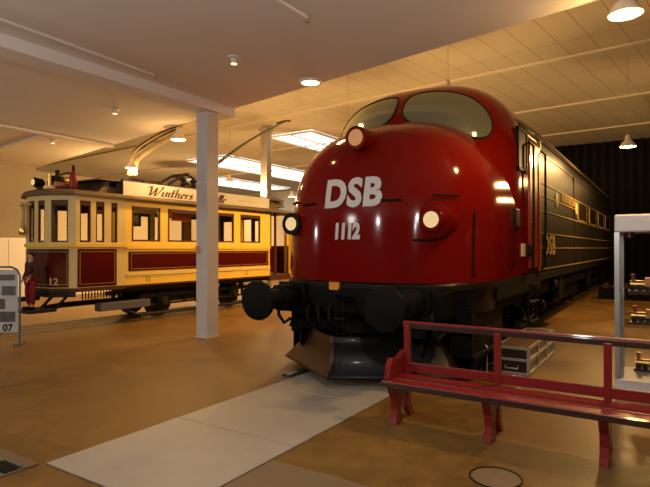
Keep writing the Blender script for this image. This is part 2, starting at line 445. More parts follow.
# windscreens
def patch(outline, fY, off, rings=10):
    cx = sum(p[0] for p in outline)/len(outline); cz = sum(p[1] for p in outline)/len(outline)
    n = len(outline); vs = [(CX+cx, fY(cx, cz)-off, cz)]
    for r in range(1, rings+1):
        for x, z in outline:
            xx = cx+(x-cx)*r/rings; zz = cz+(z-cz)*r/rings; vs.append((CX+xx, fY(xx, zz)-off, zz))
    fs = [(0, 1+k, 1+(k+1) % n) for k in range(n)]
    for r in range(rings-1):
        for k in range(n): fs.append((1+r*n+k, 1+r*n+(k+1) % n, 1+(r+1)*n+(k+1) % n, 1+(r+1)*n+k))
    return vs, fs
def smooth_outline(pts, it=3):
    for _ in range(it):
        q = []
        for i in range(len(pts)):
            a, b = pts[i], pts[(i+1) % len(pts)]
            q += [(a[0]*.75+b[0]*.25, a[1]*.75+b[1]*.25), (a[0]*.25+b[0]*.75, a[1]*.25+b[1]*.75)]
        pts = q
    return pts
for s in (-1, 1):
    ol = smooth_outline([(s*x, z) for x, z in ((.06, 3.58), (.06, 4.02), (.30, 4.07), (.62, 4.04), (.96, 3.93), (1.20, 3.72), (1.31, 3.46), (1.26, 3.24), (1.0, 3.26), (.6, 3.42))], 2)
    vs, fs = patch(ol, cabY, .012)
    w = MB().add(vs, fs, True).build('windscreen', M['glassdk'], loco)
    MB().tube([(CX+x, cabY(x, z)-.012, z) for x, z in ol], .014, 6, closed=True).build('rubber_seal', M['rubber'], w)
# side windows, door, fittings (both sides)
for s in (-1, 1):
    X = CX+s*HW
    def fx(a): return X+s*a
    w = B((fx(-.03), 8.38, 2.92), (fx(.012), 8.90, 3.5)).build('cab_window', M['sideglass'], loco)
    mb = MB()
    for (y0, y1, z0, z1) in ((8.34, 8.38, 2.88, 3.54), (8.90, 8.94, 2.88, 3.54), (8.34, 8.94, 2.88, 2.92), (8.34, 8.94, 3.5, 3.54)): mb.box((fx(-.03), y0, z0), (fx(.025), y1, z1))
    mb.build('window_frame', M['rubber'], w)
    d_ = B((fx(-.04), 9.14, 1.34), (fx(.02), 9.96, 3.45)).build('cab_door', M['door'], loco, bevel=.01)
    B((fx(.02), 9.28, 2.1), (fx(.05), 9.36, 2.13)).build('handle', M['chrome'], d_)
    for y in (9.06, 10.06):
        h = MB().tube([(fx(.0), y, 3.42), (fx(.09), y, 3.34), (fx(.09), y, 2.2), (fx(.08), y, 1.36), (fx(0), y, 1.28)], .020, 8)
        h.build('handrail', M['rubber'], loco)
    B((fx(-.02), 8.06, 2.0), (fx(.05), 8.30, 2.26)).build('vent_grille', M['black'], loco, bevel=.01)
    B((fx(-.02), 8.60, 1.55), (fx(.02), 8.78, 1.75)).build('number_panel', M['white'], loco)
    B((fx(-.02), 9.02, 1.56), (fx(.06), 9.20, 1.74)).build('socket_box', M['rubber'], loco, bevel=.01)
    # ladder below the door
    st = MB()
    for z in (.45, .78, 1.08): st.box((fx(-.28), 9.25, z-.02), (fx(.03), 9.85, z))
    for y in (9.24, 9.84): st.box((fx(-.06), y, .42), (fx(-.02), y+.03, 1.25))
    st.build('boarding_steps', M['under'], loco)
    g = MB().tube([(fx(-.13), 8.4, 3.66), (fx(-.07), 8.8, 3.70), (fx(-.045), 10, 3.72), (fx(-.05), 24.3, 3.70)], .030, 6)
    g.build('rain_gutter', M['gutter'], loco)
    B((fx(-.035), 10.15, 3.40), (fx(-.015), 24.2, 3.43)).build('roof_moulding', M['black'], loco)
    B((fx(-.03), 10.03, 1.27), (fx(.01), 10.09, 3.6)).build('body_joint', M['gold'], loco)
    for z in (2.87, 2.64, 2.36, 1.95, 1.68, 1.29):
        B((fx(-.02), 10.1, z-.012), (fx(.006), 24.25, z+.012)).build('gold_stripe', M['gold'], loco)
    for k in range(11):
        y = 12.35+k*.2
        B((fx(-.02), y, 2.68), (fx(.012), y+.09, 2.84)).build('louvre', M['gold'], loco)
    for y0 in (14.9, 17.3, 19.7, 22.1):
        w = B((fx(-.02), y0, 2.40), (fx(.010), y0+1.6, 2.84)).build('side_grille', M['sideglass'], loco)
        mb = MB()
        for (a, b, z0, z1) in ((y0-.04, y0, 2.38, 2.86), (y0+1.6, y0+1.64, 2.38, 2.86), (y0-.04, y0+1.64, 2.38, 2.41)): mb.box((fx(-.02), a, z0), (fx(.014), b, z1))
        mb.build('grille_frame', M['gold'], w)
    for y in (11.75, 14.55):
        MB().lathe([(.0, 0), (.15, 0), (.15, .02*s), (.12, .03*s), (0, .03*s)], (fx(-.012), y, 2.66), 'X', 24).build('crest', M['goldl'], loco)
    fn = lambda u, v: (fx(.010), 10.98+u*s, 1.74+v)
    letters('side_lettering', 'DSB', .52, fn, M['goldl'], loco, bold=.010, spacing=1.12, sx=1.15)
    for y in (14.2,):
        B((fx(-.02), y, 1.28), (fx(.008), y+.05, 3.42)).build('panel_joint', M['black'], loco)
# roof gear
mb = MB()
for y in (13, 15.4, 17.8, 20.2): mb.lathe([(.55, 4.2), (.55, 4.38), (.4, 4.42), (0, 4.42)], (CX, y, 0))
mb.build('roof_fans', M['black'], loco)
MB().lathe([(0, 4.28), (.05, 4.28), (.05, 4.38), (.12, 4.42), (.12, 4.45), (0, 4.47)], (CX+.1, 8.75, 0)).build('roof_horn', M['chrome'], loco)
# nose lettering
letters('nose_lettering', 'DSB', .50, lambda u, v: (CX-.01+u, noseY(-.01+u, 2.40+v)-.012, 2.40+v), M['white'], loco, bold=.022, shear=.03, cuts=3, sx=.92, spacing=1.07)
letters('number_lettering', '1112', .27, lambda u, v: (CX-.055+u, noseY(-.055+u, 1.90+v)-.012, 1.90+v), M['white'], loco, bold=.016, shear=.04, cuts=3, sx=.78, spacing=.92)
# headlamps
def lamp(x, z, r, y0, rim, lm, hr, back, bz='red'):
    h = MB().lathe([(r*.9, y0), (r+rim, y0), (r+rim, y0+.03), (hr, y0+.09), (hr, y0+.32), (hr*.8, back-.15), (hr*.3, back)], (CX+x, 0, z), 'Y', 28)
    ho = h.build('headlamp', M['red'], loco)
    MB().lathe([(0, y0-.028), (r*.5, y0-.022), (r*.98, y0-.004), (r*.98, y0+.01)], (CX+x, 0, z), 'Y', 28).build('lens', lm, ho)
    MB().lathe([(r*.98, y0-.012), (r+rim, y0-.012), (r+rim+.004, y0+.02), (r*.98, y0+.02)], (CX+x, 0, z), 'Y', 28).build('bezel', M[bz], ho)
lamp(1.045, 2.02, .128, 5.99, .012, M['lens'], .225, 7.0)
lamp(-1.045, 2.02, .122, 6.02, .030, M['lens'], .17, 6.75, 'rubber')
lamp(0, 3.12, .142, 6.02, .012, M['lens2'], .15, 7.0)
# grab irons
def grab(pts, r=.012):
    MB().tube([(CX+x, noseY(x, z)-o, z) for x, z, o in pts], r, 6).build('grab_iron', M['rubber'], loco)
for x0, x1, z in ((.42, .66, 2.28), (1.02, 1.24, 2.33), (.82, 1.05, 1.78), (-.86, -.62, 2.28), (-1.24, -1.02, 2.33)):
    grab([(x0, z, -.01), (x0, z, .05), (x1, z, .05), (x1, z, -.01)])
for x in (1.40,):
    for s in (-1, 1): grab([(s*x, 2.15, -.01), (s*x, 2.12, .05), (s*x, 1.36, .05), (s*x, 1.33, -.01)])
for s in (-1, 1):
    X = CX+s*HW
    MB().tube([(X-s*.01, 7.85, 2.2), (X+s*.06, 7.85, 2.15), (X+s*.06, 7.85, 1.4), (X-s*.01, 7.85, 1.33)], .012, 6).build('grab_iron', M['rubber'], loco)
# buffers
for s in (-1, 1):
    x = CX+s*.875
    b = MB().lathe([(.17, 6.2), (.17, 5.52), (.12, 5.50), (.115, 5.12), (.0, 5.12)], (x, 0, 1.03), 'Y', 24).build('buffer', M['under'], loco)
    MB().lathe([(.12, 5.18), (.245, 5.12), (.25, 5.09), (.24, 5.06), (.15, 5.045), (0, 5.04)], (x, 0, 1.03), 'Y', 36).build('buffer_head', M['under'], b)
    B((x-.22, 5.80, .82), (x+.22, 5.86, 1.22)).build('mount_plate', M['under'], b, bevel=.01)
for s in (1,):  # added black shelves that stand in for shade at the front corner
    st = MB().box((CX+s*1.42, 6.35, .28), (CX+s*1.10, 7.5, .34))
    st.box((CX+s*1.10, 6.35, .28), (CX+s*1.14, 7.5, .95)); st.box((CX+s*1.42, 6.35, .60), (CX+s*1.10, 7.3, .64)); st.box((CX+s*1.42, 6.35, .28), (CX+s*1.10, 6.40, .95))
    st.build('corner_shade_boxes', M['under'], loco)
for s in (-1, 1):  # added black plates closing lit gaps, so the underside reads as deep shade
    B((CX+s*1.36, 6.5, .10), (CX+s*1.32, 8.0, .98)).build('side_shade_plate', M['under'], loco)
    B((CX+s*.4, 6.58, .06), (CX+s*1.31, 6.62, .95)).build('front_shade_plate', M['under'], loco)
mb = B((CX-1.25, 5.86, .84), (CX+1.25, 6.25, 1.16)); mb.build('buffer_beam', M['under'], loco, bevel=.015)
# coupling and hoses
cp = MB().tube([(CX, 6.1, 1.02), (CX, 5.75, 1.02), (CX, 5.62, 1.05), (CX, 5.56, 1.12), (CX, 5.62, 1.17)], [.05, .05, .045, .035, .02], 8).build('draw_hook', M['under'], loco)
mb = MB().tube([(CX-.05, 5.62, 1.03), (CX-.05, 5.60, .8), (CX-.05, 5.62, .62), (CX+.05, 5.62, .62), (CX+.05, 5.60, .8), (CX+.05, 5.62, 1.03)], .018, 6)
mb.tube([(CX-.09, 5.61, .8), (CX+.09, 5.61, .8)], .03, 8); mb.build('screw_link', M['under'], cp)
for x in (-.62, -.45, -.28, .28, .42, .56, -1.1, 1.12):
    l_ = .30+.05*random.random()
    h = MB().tube([(CX+x, 6.1, .95), (CX+x, 5.9, .95), (CX+x, 5.80, .88), (CX+x+.02, 5.78, .95-l_*.6), (CX+x+.05, 5.86, .95-l_), (CX+x+.10, 5.95, .95-l_*.8)], .024, 8)
    ho = h.build('air_hose', M['rubber'], loco)
    MB().lathe([(.04, 5.98), (.04, 5.88), (.03, 5.87)], (CX+x, 0, .95), 'Y', 10).build('hose_valve', M['under'], ho)
# snow plough: concave wings meeting at a central edge
prof = [(.13, 0), (.16, .03), (.24, .11), (.36, .17), (.48, .18), (.60, .14)]   # height, set-back
def wing(s):
    mb = MB(); vs = []; n = 12
    for i in range(n+1):
        t_ = i/n
        for z, bk in prof:
            x = s*(1.25 if s < 0 else 1.38)*t_*(1-.30*(z-.13)/.47*t_); y = 5.30+.84*t_**1.05+bk*(1-.1*t_)
            vs.append((CX+x, y, z))
    k = len(prof)
    mb.add(vs, [(i*k+j, i*k+j+1, (i+1)*k+j+1, (i+1)*k+j) for i in range(n) for j in range(k-1)], True); return mb
pl = wing(-1).build('snow_plough', M['brownsteel'], loco); sm = pl.modifiers.new('t', 'SOLIDIFY'); sm.thickness = .025; tag(pl, 'left wing of brown steel')  # left wing drawn brown, right wing black
pr = wing(1).build('snow_plough', M['plow'], loco); sm = pr.modifiers.new('t', 'SOLIDIFY'); sm.thickness = .025; tag(pr, 'right wing of glossy black steel')
mb = MB()
for x in (-.9, -.45, 0, .45, .9):
    mb.prism([(6.2, .95), (6.4, .95), (6.15, .25), (5.75+.3*abs(x), .40)], 'YZ', CX+x-.02, CX+x+.02)
mb.box((CX-1.1, 6.1, .5), (CX+1.1, 6.2, .9))
mb.build('plough_brackets', M['under'], loco)
MB().prism([(5.9, .60), (6.3, .62), (6.3, .75), (5.98, .72)], 'YZ', CX-1.0, CX+1.0).build('plough_lip', M['under'], loco)
# bogies
def bogie(yc):
    bg = MB()
    for s in (-1, 1):
        x = CX+s*1.08
        bg.prism([(yc-2.3, .72), (yc-2.2, .92), (yc-.6, .95), (yc-.4, .78), (yc+.4, .78), (yc+.6, .95), (yc+2.2, .92), (yc+2.3, .72), (yc+1.9, .55), (yc-1.9, .55)], 'YZ', x-.06, x+.06)
        for yy in (-1.85, 0, 1.85):
            bg.box((x-.1, yc+yy-.18, .36), (x+.13, yc+yy+.18, .72))
            bg.lathe([(.0, s*.0), (.13, 0), (.13, s*.10), (.08, s*.14), (0, s*.14)], (x+s*.1, yc+yy, .52), 'X', 16)
        for yy in (-1.2, -.75, .75, 1.2):
            for k in range(5): bg.lathe([(.09, .48+.07*k), (.115, .51+.07*k), (.09, .54+.07*k)], (x+s*.06, yc+yy, 0), 'Z', 12)
        bg.tube([(x+s*.12, yc-2.2, .45), (x+s*.12, yc-1.0, .34), (x+s*.12, yc+1.0, .34), (x+s*.12, yc+2.2, .45)], .025, 6)
        bg.lathe([(.0, yc-2.65), (.13, yc-2.65), (.13, yc-2.25), (0, yc-2.25)], (x+s*.05, 0, .95), 'Y', 16)
    b = bg.build('bogie', M['under'], loco)
    for s in (-1, 1):
        for yy in (-1.85, 0, 1.85):
            MB().lathe([(0, -.06), (.47, -.06), (.50, -.05), (.50, .05), (.44, .06), (.42, .03), (.15, .03), (.12, .07), (0, .07)], (CX+s*.76, yc+yy, .54), 'X', 32).build('wheel', M['steel'] if False else M['gunmetal'], b)
bogie(9.6); bogie(20.8)
B((CX-1.2, 13.2, .38), (CX+1.2, 17.2, 1.12)).build('fuel_tank', M['under'], loco, bevel=.08)
for s in (-1, 1):
    x = CX+s*1.32
    for (a, b, z0, z1) in ((12.4, 13.0, .6, 1.1), (17.6, 18.1, .7, 1.1)): B((x-.12, a, z0), (x+.12, b, z1)).build('equipment_box', M['under'], loco, bevel=.01)
    MB().lathe([(.0, 12.35-.1), (.13, 12.25), (.13, 11.9), (0, 11.9)], (x, 0, .92), 'Y', 14).build('air_tank', M['under'], loco)

# ------------------------------------------------------------------ tram
tram = thing('tram', 'old cream and maroon tram number 12 standing behind the white pillar', 'tram', (-11.05, 10, 0))
A = [(-10.10, 6.32), (-10.52, 6.0), (-11.28, 5.96), (-11.78, 6.2), (-12.02, 6.5)]
near = (-10.03, 7.45); far = (-12.07, 7.45); near2 = (-10.03, 12.5); far2 = (-12.07, 12.5)
TW = .05
def wallseg(mb, P_, Q_, openings, z0, z1, zw0, zw1):
    """plan wall with window openings (t0,t1) between zw0 and zw1"""
    mb.seg(P_, Q_, 0, 1, z0, zw0, -TW, 0); mb.seg(P_, Q_, 0, 1, zw1, z1, -TW, 0)
    c = 0
    for a, b in openings+[(1, 1)]:
        if a > c: mb.seg(P_, Q_, c, a, zw0, zw1, -TW, 0)
        c = b
def tY(y): return (y-7.45)/(12.5-7.45)
wins = [(7.60, 8.40), (8.62, 9.72), (9.83, 10.93), (11.19, 12.06)]
mb = MB()
wallseg(mb, far2, far, [(1-tY(b), 1-tY(a)) for a, b in wins[::-1]], .82, 2.80, 1.83, 2.62)
mb.build('side_wall', M['cream'], tram); 
mb = MB(); wallseg(mb, near2, near, [(1-tY(b), 1-tY(a)) for a, b in wins[::-1]], .82, 2.80, 1.83, 2.62)
# orientation: outward normal must be +X for the near side
o_ = mb
ok = MB()
def wallplane(mb, x0, x1):
    mb.box((x0, 7.45, .82), (x1, 12.5, 1.83)); mb.box((x0, 7.45, 2.62), (x1, 12.5, 2.80))
    c = 7.45
    for a, b in wins+[(12.5, 12.5)]:
        mb.box((x0, c, 1.83), (x1, a, 2.62)); c = b
sw = MB(); wallplane(sw, -10.08, -10.03); sw = sw.build('side_wall', M['cream'], tram)
for (z0, z1, xx, m_) in ((1.66, 1.75, -10.00, 'cream'), (1.06, 1.12, -10.01, 'cream2'), (.82, .86, -10.015, 'wood'), (2.70, 2.74, -10.01, 'gold')):
    B((-10.03, 7.45, z0), (xx, 12.5, z1)).build('moulding', M[m_], sw)
pn = B((-10.03, 7.52, 1.17), (-10.018, 12.42, 1.60)).build('maroon_panel', M['maroon'], sw)
mb = MB()
for (a, b, z0, z1) in ((7.58, 12.36, 1.205, 1.218), (7.58, 12.36, 1.552, 1.565), (7.58, 7.593, 1.205, 1.565), (12.347, 12.36, 1.205, 1.565)): mb.box((-10.018, a, z0), (-10.014, b, z1))
mb.build('gold_lining', M['gold'], sw)
for y in (8.05, 11.45): letters('fleet_number', '12', .16, lambda u, v: (-10.026, y+u, .97+v), M['wood'], sw)
# window frames and panes
for side, X in (('near', -10.05), ('far', -12.05)):
    for a, b in wins:
        mb = MB()
        for (y0, y1, z0, z1) in ((a, a+.05, 1.83, 2.62), (b-.05, b, 1.83, 2.62), (a, b, 1.83, 1.87), (a, b, 2.54, 2.62)): mb.box((X-.02, y0, z0), (X+.02, y1, z1))
        w = mb.build('window_frame', M['wood'], tram)
        B((X-.004, a+.05, 1.87), (X+.004, b-.05, 2.54)).build('pane', M['glass'], w)
B((-11.95, 7.5, .86), (-10.15, 12.45, .92)).build('saloon_floor', M['wood'], tram)
B((-12.07, 7.38, 2.78), (-10.03, 12.58, 2.86)).build('saloon_ceiling', M['cream2'], tram)
mb = MB()
for y in (7.45, 12.45):
    for (x0, x1) in ((-12.0, -11.35), (-10.7, -10.08)): mb.box((x0, y, .9), (x1, y+.05, 1.8)); mb.box((x0, y, 2.5), (x1, y+.05, 2.8)); mb.box((x0, y, 1.8), (x0+.1, y+.05, 2.5)); mb.box((x1-.1, y, 1.8), (x1, y+.05, 2.5))
    mb.box((-11.35, y, 2.55), (-10.7, y+.05, 2.8))
mb.build('bulkhead', M['wood'], tram)
for y in (8.1, 8.9, 9.7, 10.5, 11.3):
    for x in (-11.75, -10.85):
        s_ = B((x, y, 1.3), (x+.55, y+.42, 1.36)).build('seat', M['wood'], tram)
        B((x, y+.38, 1.36), (x+.55, y+.42, 1.86)).build('seat_back', M['wood'], s_)
B((-10.9, 8.22, 2.20), (-10.6, 8.30, 2.45)).build('notice_box', M['rubber'], tram)
B((-10.35, 9.0, 2.36), (-10.33, 9.62, 2.56)).build('hanging_sign', M['orangeS'], tram)
# near platform
plan = [near, A[0], A[1], A[2], A[3], A[4], far]
opn = [[(.18, .31), (.45, .62), (.72, .93)], [(.30, .93)], [(.20, .50), (.66, .92)], [(.15, .85)], [(.15, .85)], [(.1, .45), (.55, .9)]]
for i in range(6):
    P_, Q_ = Vector(plan[i]), Vector(plan[i+1]); L = (Q_-P_).length
    mb = MB()
    # outward is the right-hand side when walking Q->P
    wallseg(mb, Q_, P_, [(1-b, 1-a) for a, b in opn[i][::-1]], .84, 2.80, 1.80, 2.66)
    w = mb.build('platform_wall', M['cream2'], tram)
    inset = .05/L
    if i == 0: c0, c1 = .20, .97
    elif i == 5: c0, c1 = .10, .90
    elif i == 1: c0, c1 = .27, .999
    elif i == 2: c0, c1 = .001, .96
    else: c0, c1 = (.04, .96)
    q = MB().seg(Q_, P_, 1-c1, 1-c0, .88, 1.66, 0, .012); q.build('maroon_panel', M['maroon'], w)
    if i in (0,):
        q = MB(); e = .035
        for (a, b, z0, z1) in ((c0+e, c1-e, .93, .942), (c0+e, c1-e, 1.60, 1.612), (c0+e, c0+e+.012, .93, 1.612), (c1-e-.012, c1-e, .93, 1.612)): q.seg(Q_, P_, 1-b, 1-a, z0, z1, .012, .016)
        q.build('gold_lining', M['gold'], w)
    elif i in (1, 2, 3, 4):
        q = MB()
        for z0 in (.93, 1.60): q.seg(Q_, P_, 0 if i > 1 else .0, 1 if i > 1 else .69, z0, z0+.012, .012, .016)
        if i == 1: q.seg(Q_, P_, .67, .69, .93, 1.612, .012, .016)
        q.build('gold_lining', M['gold'], w)
    q = MB().seg(Q_, P_, -.02, 1.02, 1.70, 1.77, 0, .035); q.build('moulding', M['cream'], w)
    for a, b in opn[i]:
        q = MB(); f_ = .03/L
        q.seg(Q_, P_, 1-b, 1-b+f_, 1.80, 2.66, -.045, -.01); q.seg(Q_, P_, 1-a-f_, 1-a, 1.80, 2.66, -.045, -.01); q.seg(Q_, P_, 1-b, 1-a, 1.80, 1.83, -.045, -.01); q.seg(Q_, P_, 1-b, 1-a, 2.56, 2.66, -.045, -.01)
        fr = q.build('window_frame', M['wood'], w)
        MB().seg(Q_, P_, 1-b, 1-a, 1.83, 2.56, -.03, -.025).build('pane', M['glass'], fr)
# number on the dash between A0 and A1/A2
mid = Vector(A[0]).lerp(Vector(A[1]), .95); dr = (Vector(A[0])-Vector(A[1])).normalized()
letters('dash_number', '12', .20, lambda u, v: (mid.x+dr.x*(u+.08)+dr.y*.02, mid.y+dr.y*(u+.08)-dr.x*.02, 1.00+v), M['goldl'], tram, bold=.006)
# platform floors, aprons
fp = [near]+A+[far]
MB().prism([(x*.999, y) for x, y in fp], 'XY', .78, .86).build('platform_floor', M['wood'], tram)
far_plat = [(near2[0], near2[1]), (-10.10, 13.65), (-10.5, 13.95), (-11.3, 14.0), (-11.8, 13.8), (-12.02, 13.5), far2]
MB().prism(far_plat, 'XY', .70, .86).build('platform_floor', M['wood'], tram)
mb = MB()
pp = far_plat
for i in (1, 2, 3, 4, 5):
    mb.seg(pp[i], pp[i+1], 0, 1, .86, 1.75, -TW if False else 0, .05)
mb.build('dash_panel', M['maroon'], tram)
for k, (x, y) in enumerate(pp[1:6]): B((x-.05, y-.05, .86), (x+.05, y+.05, 2.82)).build('corner_post', M['cream'], tram)
B((-10.1, 12.78, .86), (-10.04, 12.84, 2.8)).build('corner_post', M['wood'], tram)
MB().tube([(-10.02, 13.3, .9), (-10.02, 13.3, 2.0), (-10.02, 13.3, 2.7)], .018, 6).build('grab_rail', M['brass'], tram)
w = B((-10.30, 12.52, .88), (-10.1, 12.56, 2.7)).build('sliding_door', M['wood'], tram)
# roof
def ofs(pl_, d):
    c = Vector((-11.05, 10)); return [tuple(Vector(p_)+(Vector(p_)-Vector((-11.05, min(max(p_[1], 7.5), 12.4)))).normalized()*d) for p_ in pl_]
rp = ofs([near]+A+[far], .10)+ofs([far2]+far_plat[5:0:-1]+[near2], .16)
mb = MB(); ring = rp; n = len(ring)
lv = [(1., 2.76), (1.0, 2.80), (.9, 2.86), (.55, 2.92), (.2, 2.94)]
vs = [(-11.05+(x+11.05)*k, 10+(y-10)*(1-(1-k)*.12), z) for k, z in lv for x, y in ring]
fs = [(j*n+i, j*n+(i+1) % n, (j+1)*n+(i+1) % n, (j+1)*n+i) for j in range(len(lv)-1) for i in range(n)]+[tuple(range(n)), tuple((len(lv)-1)*n+i for i in range(n))]
mb.add(vs, fs, False); mb.build('roof', M['roof'], tram)
cl = MB().prism([(6.95, 2.88), (7.2, 3.16), (13.0, 3.16), (13.3, 2.88)], 'YZ', -11.75, -10.30).build('clerestory', M['roof'], tram)
MB().prism([(6.85, 3.15), (7.0, 3.20), (13.3, 3.20), (13.45, 3.15)], 'YZ', -11.85, -10.18).build('clerestory_roof', M['roof'], cl)
for y in (7.22,):
    B((-10.30, y, 3.02), (-10.285, y+.16, 3.14)).build('clerestory_light', M['rubber'], cl)
# sign board
sg = B((-10.13, 7.42, 2.84), (-10.09, 12.55, 3.19)).build('sign_board', M['sign'], tram)
mb = MB()
for (a, b, z0, z1) in ((7.40, 12.57, 2.83, 2.85), (7.40, 12.57, 3.18, 3.20), (7.40, 7.42, 2.86, 3.20), (12.55, 12.57, 2.86, 3.20)): mb.box((-10.14, a, z0), (-10.08, b, z1))
mb.build('sign_border', M['gunmetal'], sg)
for y in (7.9, 9.2, 10.5, 11.8): B((-10.30, y, 2.98), (-10.13, y+.04, 3.02)).build('bracket', M['gunmetal'], sg)
# broad-nib script
G = {
 'W': ([[(0, .78), (.10, .95), (.22, .92), (.26, .5), (.24, 0), (.55, .6), (.66, .9), (.62, .4), (.62, 0), (.95, .55), (1.12, .95), (1.0, 1.0)]], 1.12),
 'i': ([[(0, .42), (.10, .5), (.06, .1), (.14, .02), (.26, .14)], [(.12, .72), (.15, .76)]], .30),
 'n': ([[(0, .45), (.08, .5), (.03, 0)], [(.05, .25), (.20, .48), (.30, .45), (.26, .08), (.34, .02), (.44, .12)]], .48),
 't': ([[(.14, .85), (.06, .1), (.14, .02), (.28, .14)], [(-.04, .5), (.26, .5)]], .32),
 'h': ([[(.14, 1.0), (.02, 0)], [(.05, .25), (.20, .48), (.31, .45), (.27, .08), (.34, .02), (.44, .12)]], .48),
 'e': ([[(.04, .24), (.28, .32), (.24, .48), (.10, .46), (.03, .2), (.12, .01), (.32, .12)]], .38),
 'r': ([[(0, .42), (.10, .5), (.05, 0)], [(.07, .28), (.18, .46), (.30, .46)]], .36),
 's': ([[(.26, .44), (.12, .5), (.08, .36), (.24, .2), (.20, .03), (.02, .05)]], .36),
 'M': ([[(0, .1), (.08, 0), (.28, .9), (.42, .2), (.70, .92), (.66, .1), (.80, .05)]], .86),
 'ø': ([[(.16, .48), (.03, .28), (.10, .02), (.26, .1), (.30, .36), (.16, .48)], [(.0, -.04), (.34, .54)]], .40),
 'l': ([[(.04, .12), (.24, .8), (.20, 1.0), (.12, .8), (.06, .12), (.14, .0), (.26, .12)]], .26),
 ' ': ([], .30)}
def catmull(pts, k=5):
    if len(pts) < 3: return pts
    q = [pts[0]]+pts+[pts[-1]]; out = []
    for i in range(1, len(q)-2):
        a, b, c, d = q[i-1], q[i], q[i+1], q[i+2]
        for j in range(k):
            t_ = j/k
            out.append(tuple(.5*((2*b[e])+(-a[e]+c[e])*t_+(2*a[e]-5*b[e]+4*c[e]-d[e])*t_*t_+(-a[e]+3*b[e]-3*c[e]+d[e])*t_**3) for e in (0, 1)))
    return out+[pts[-1]]
def script(body, y0, z0, sc, wd, nib, m, zslope=0):
    mb = MB(); u = 0
    for ch in body:
        st, adv = G[ch]
        for s_ in st:
            c = catmull(s_); vs = []
            for (a, b) in c:
                a2 = (a+.18*b)
                y = y0+(u+a2)*sc*wd; z = z0+b*sc
                vs += [(-10.086, y-nib, z-nib*.35), (-10.086, y+nib, z+nib*.35)]
            mb.add(vs, [(2*i, 2*i+1, 2*i+3, 2*i+2) for i in range(len(c)-1)])
        u += adv
    return mb.build('sign_lettering', m, sg)
script('Winthers', 8.05, 2.90, .225, 1.66, .034, M['ink'])
script('Mølle', 9.98, 2.90, .215, 1.45, .032, M['ink'])
script('sennnnnn', 11.15, 2.99, .08, 2.3, .008, M['ink2'])
# trolley pole and roof gear
tp = MB()
base = Vector((-11.05, 10.1, 3.25)); tip = Vector((-11.05, 14.5, 6.0))
for dx in (-.09, .09):
    pts = [base+(tip-base)*(i/8)+Vector((dx*(1-i/8*.8), 0, .18*math.sin(PI*i/8))) for i in range(9)]
    tp.tube(pts, .02, 6)
for i in range(8):
    a = base+(tip-base)*(i/8)+Vector((-.09*(1-i/8*.8), 0, .18*math.sin(PI*i/8))); b = base+(tip-base)*((i+1)/8)+Vector((.09*(1-(i+1)/8*.8), 0, .18*math.sin(PI*(i+1)/8)))
    tp.tube([a, b], .014, 5)
tpo = tp.build('trolley_pole', M['fender'], tram)
MB().tube([tip+Vector((-.3, 0, .0)), tip+Vector((-.1, .1, .06)), tip+Vector((.1, .1, .06)), tip+Vector((.3, 0, 0))], .03, 6).build('contact_shoe', M['gunmetal'], tpo)
mb = MB()
mb.box((-11.4, 9.7, 3.23), (-10.7, 10.5, 3.31)); mb.tube([(-11.3, 9.3, 3.33), (-11.3, 9.9, 3.66), (-11.3, 10.6, 3.4)], .035, 6); mb.tube([(-10.8, 9.3, 3.33), (-10.8, 9.9, 3.66), (-10.8, 10.6, 3.4)], .035, 6)
mb.tube([(-11.35, 9.9, 3.64), (-10.7, 9.9, 3.64)], .04, 6); mb.tube([(-10.75, 10.5, 3.34), (-11.0, 10.9, 3.75)], .03, 6)
for k in range(3): mb.lathe([(.05, 3.3), (.09, 3.36), (.05, 3.42), (.09, 3.48), (.04, 3.55)], (-10.75, 9.75+.35*k, 0), 'Z', 12)
mb.build('trolley_base', M['gunmetal'], tram)
mb = MB().tube([(-10.9, 8.2, 3.36), (-10.9, 9.2, 3.36)], .03, 6); mb.box((-10.95, 8.6, 3.22), (-10.85, 8.7, 3.36)); mb.build('roof_bar', M['wood'], tram)
mb = MB().lathe([(0, 13.05), (.16, 13.08), (.20, 13.3), (.16, 13.7), (0, 13.75)], (-10.6, 0, 3.15), 'Y', 16); mb.box((-10.9, 13.0, 2.98), (-10.4, 13.7, 3.06)); mb.build('roof_resistor', M['fender'], tram)
MB().lathe([(0, 12.98), (.06, 12.98), (.06, 13.06)], (-10.42, 0, 3.10), 'Y', 12).build('roof_lamp', M['lens'], tram)
# lantern bracket at the far corner of the platform
mb = MB().box((-11.42, 5.74, 2.56), (-11.12, 5.96, 2.62)); mb.tube([(-11.27, 5.86, 2.58), (-11.27, 5.86, 2.06)], .045, 8); mb.box((-11.30, 5.86, 2.12), (-11.24, 5.98, 2.16)); mb.build('mirror_bracket', M['cream2'], tram)
MB().lathe([(0, 1.94), (.06, 1.96), (.075, 2.04), (.05, 2.12), (0, 2.14)], (-11.27, 5.86, 0), 'Z', 12).build('side_lantern', M['brass'], tram)
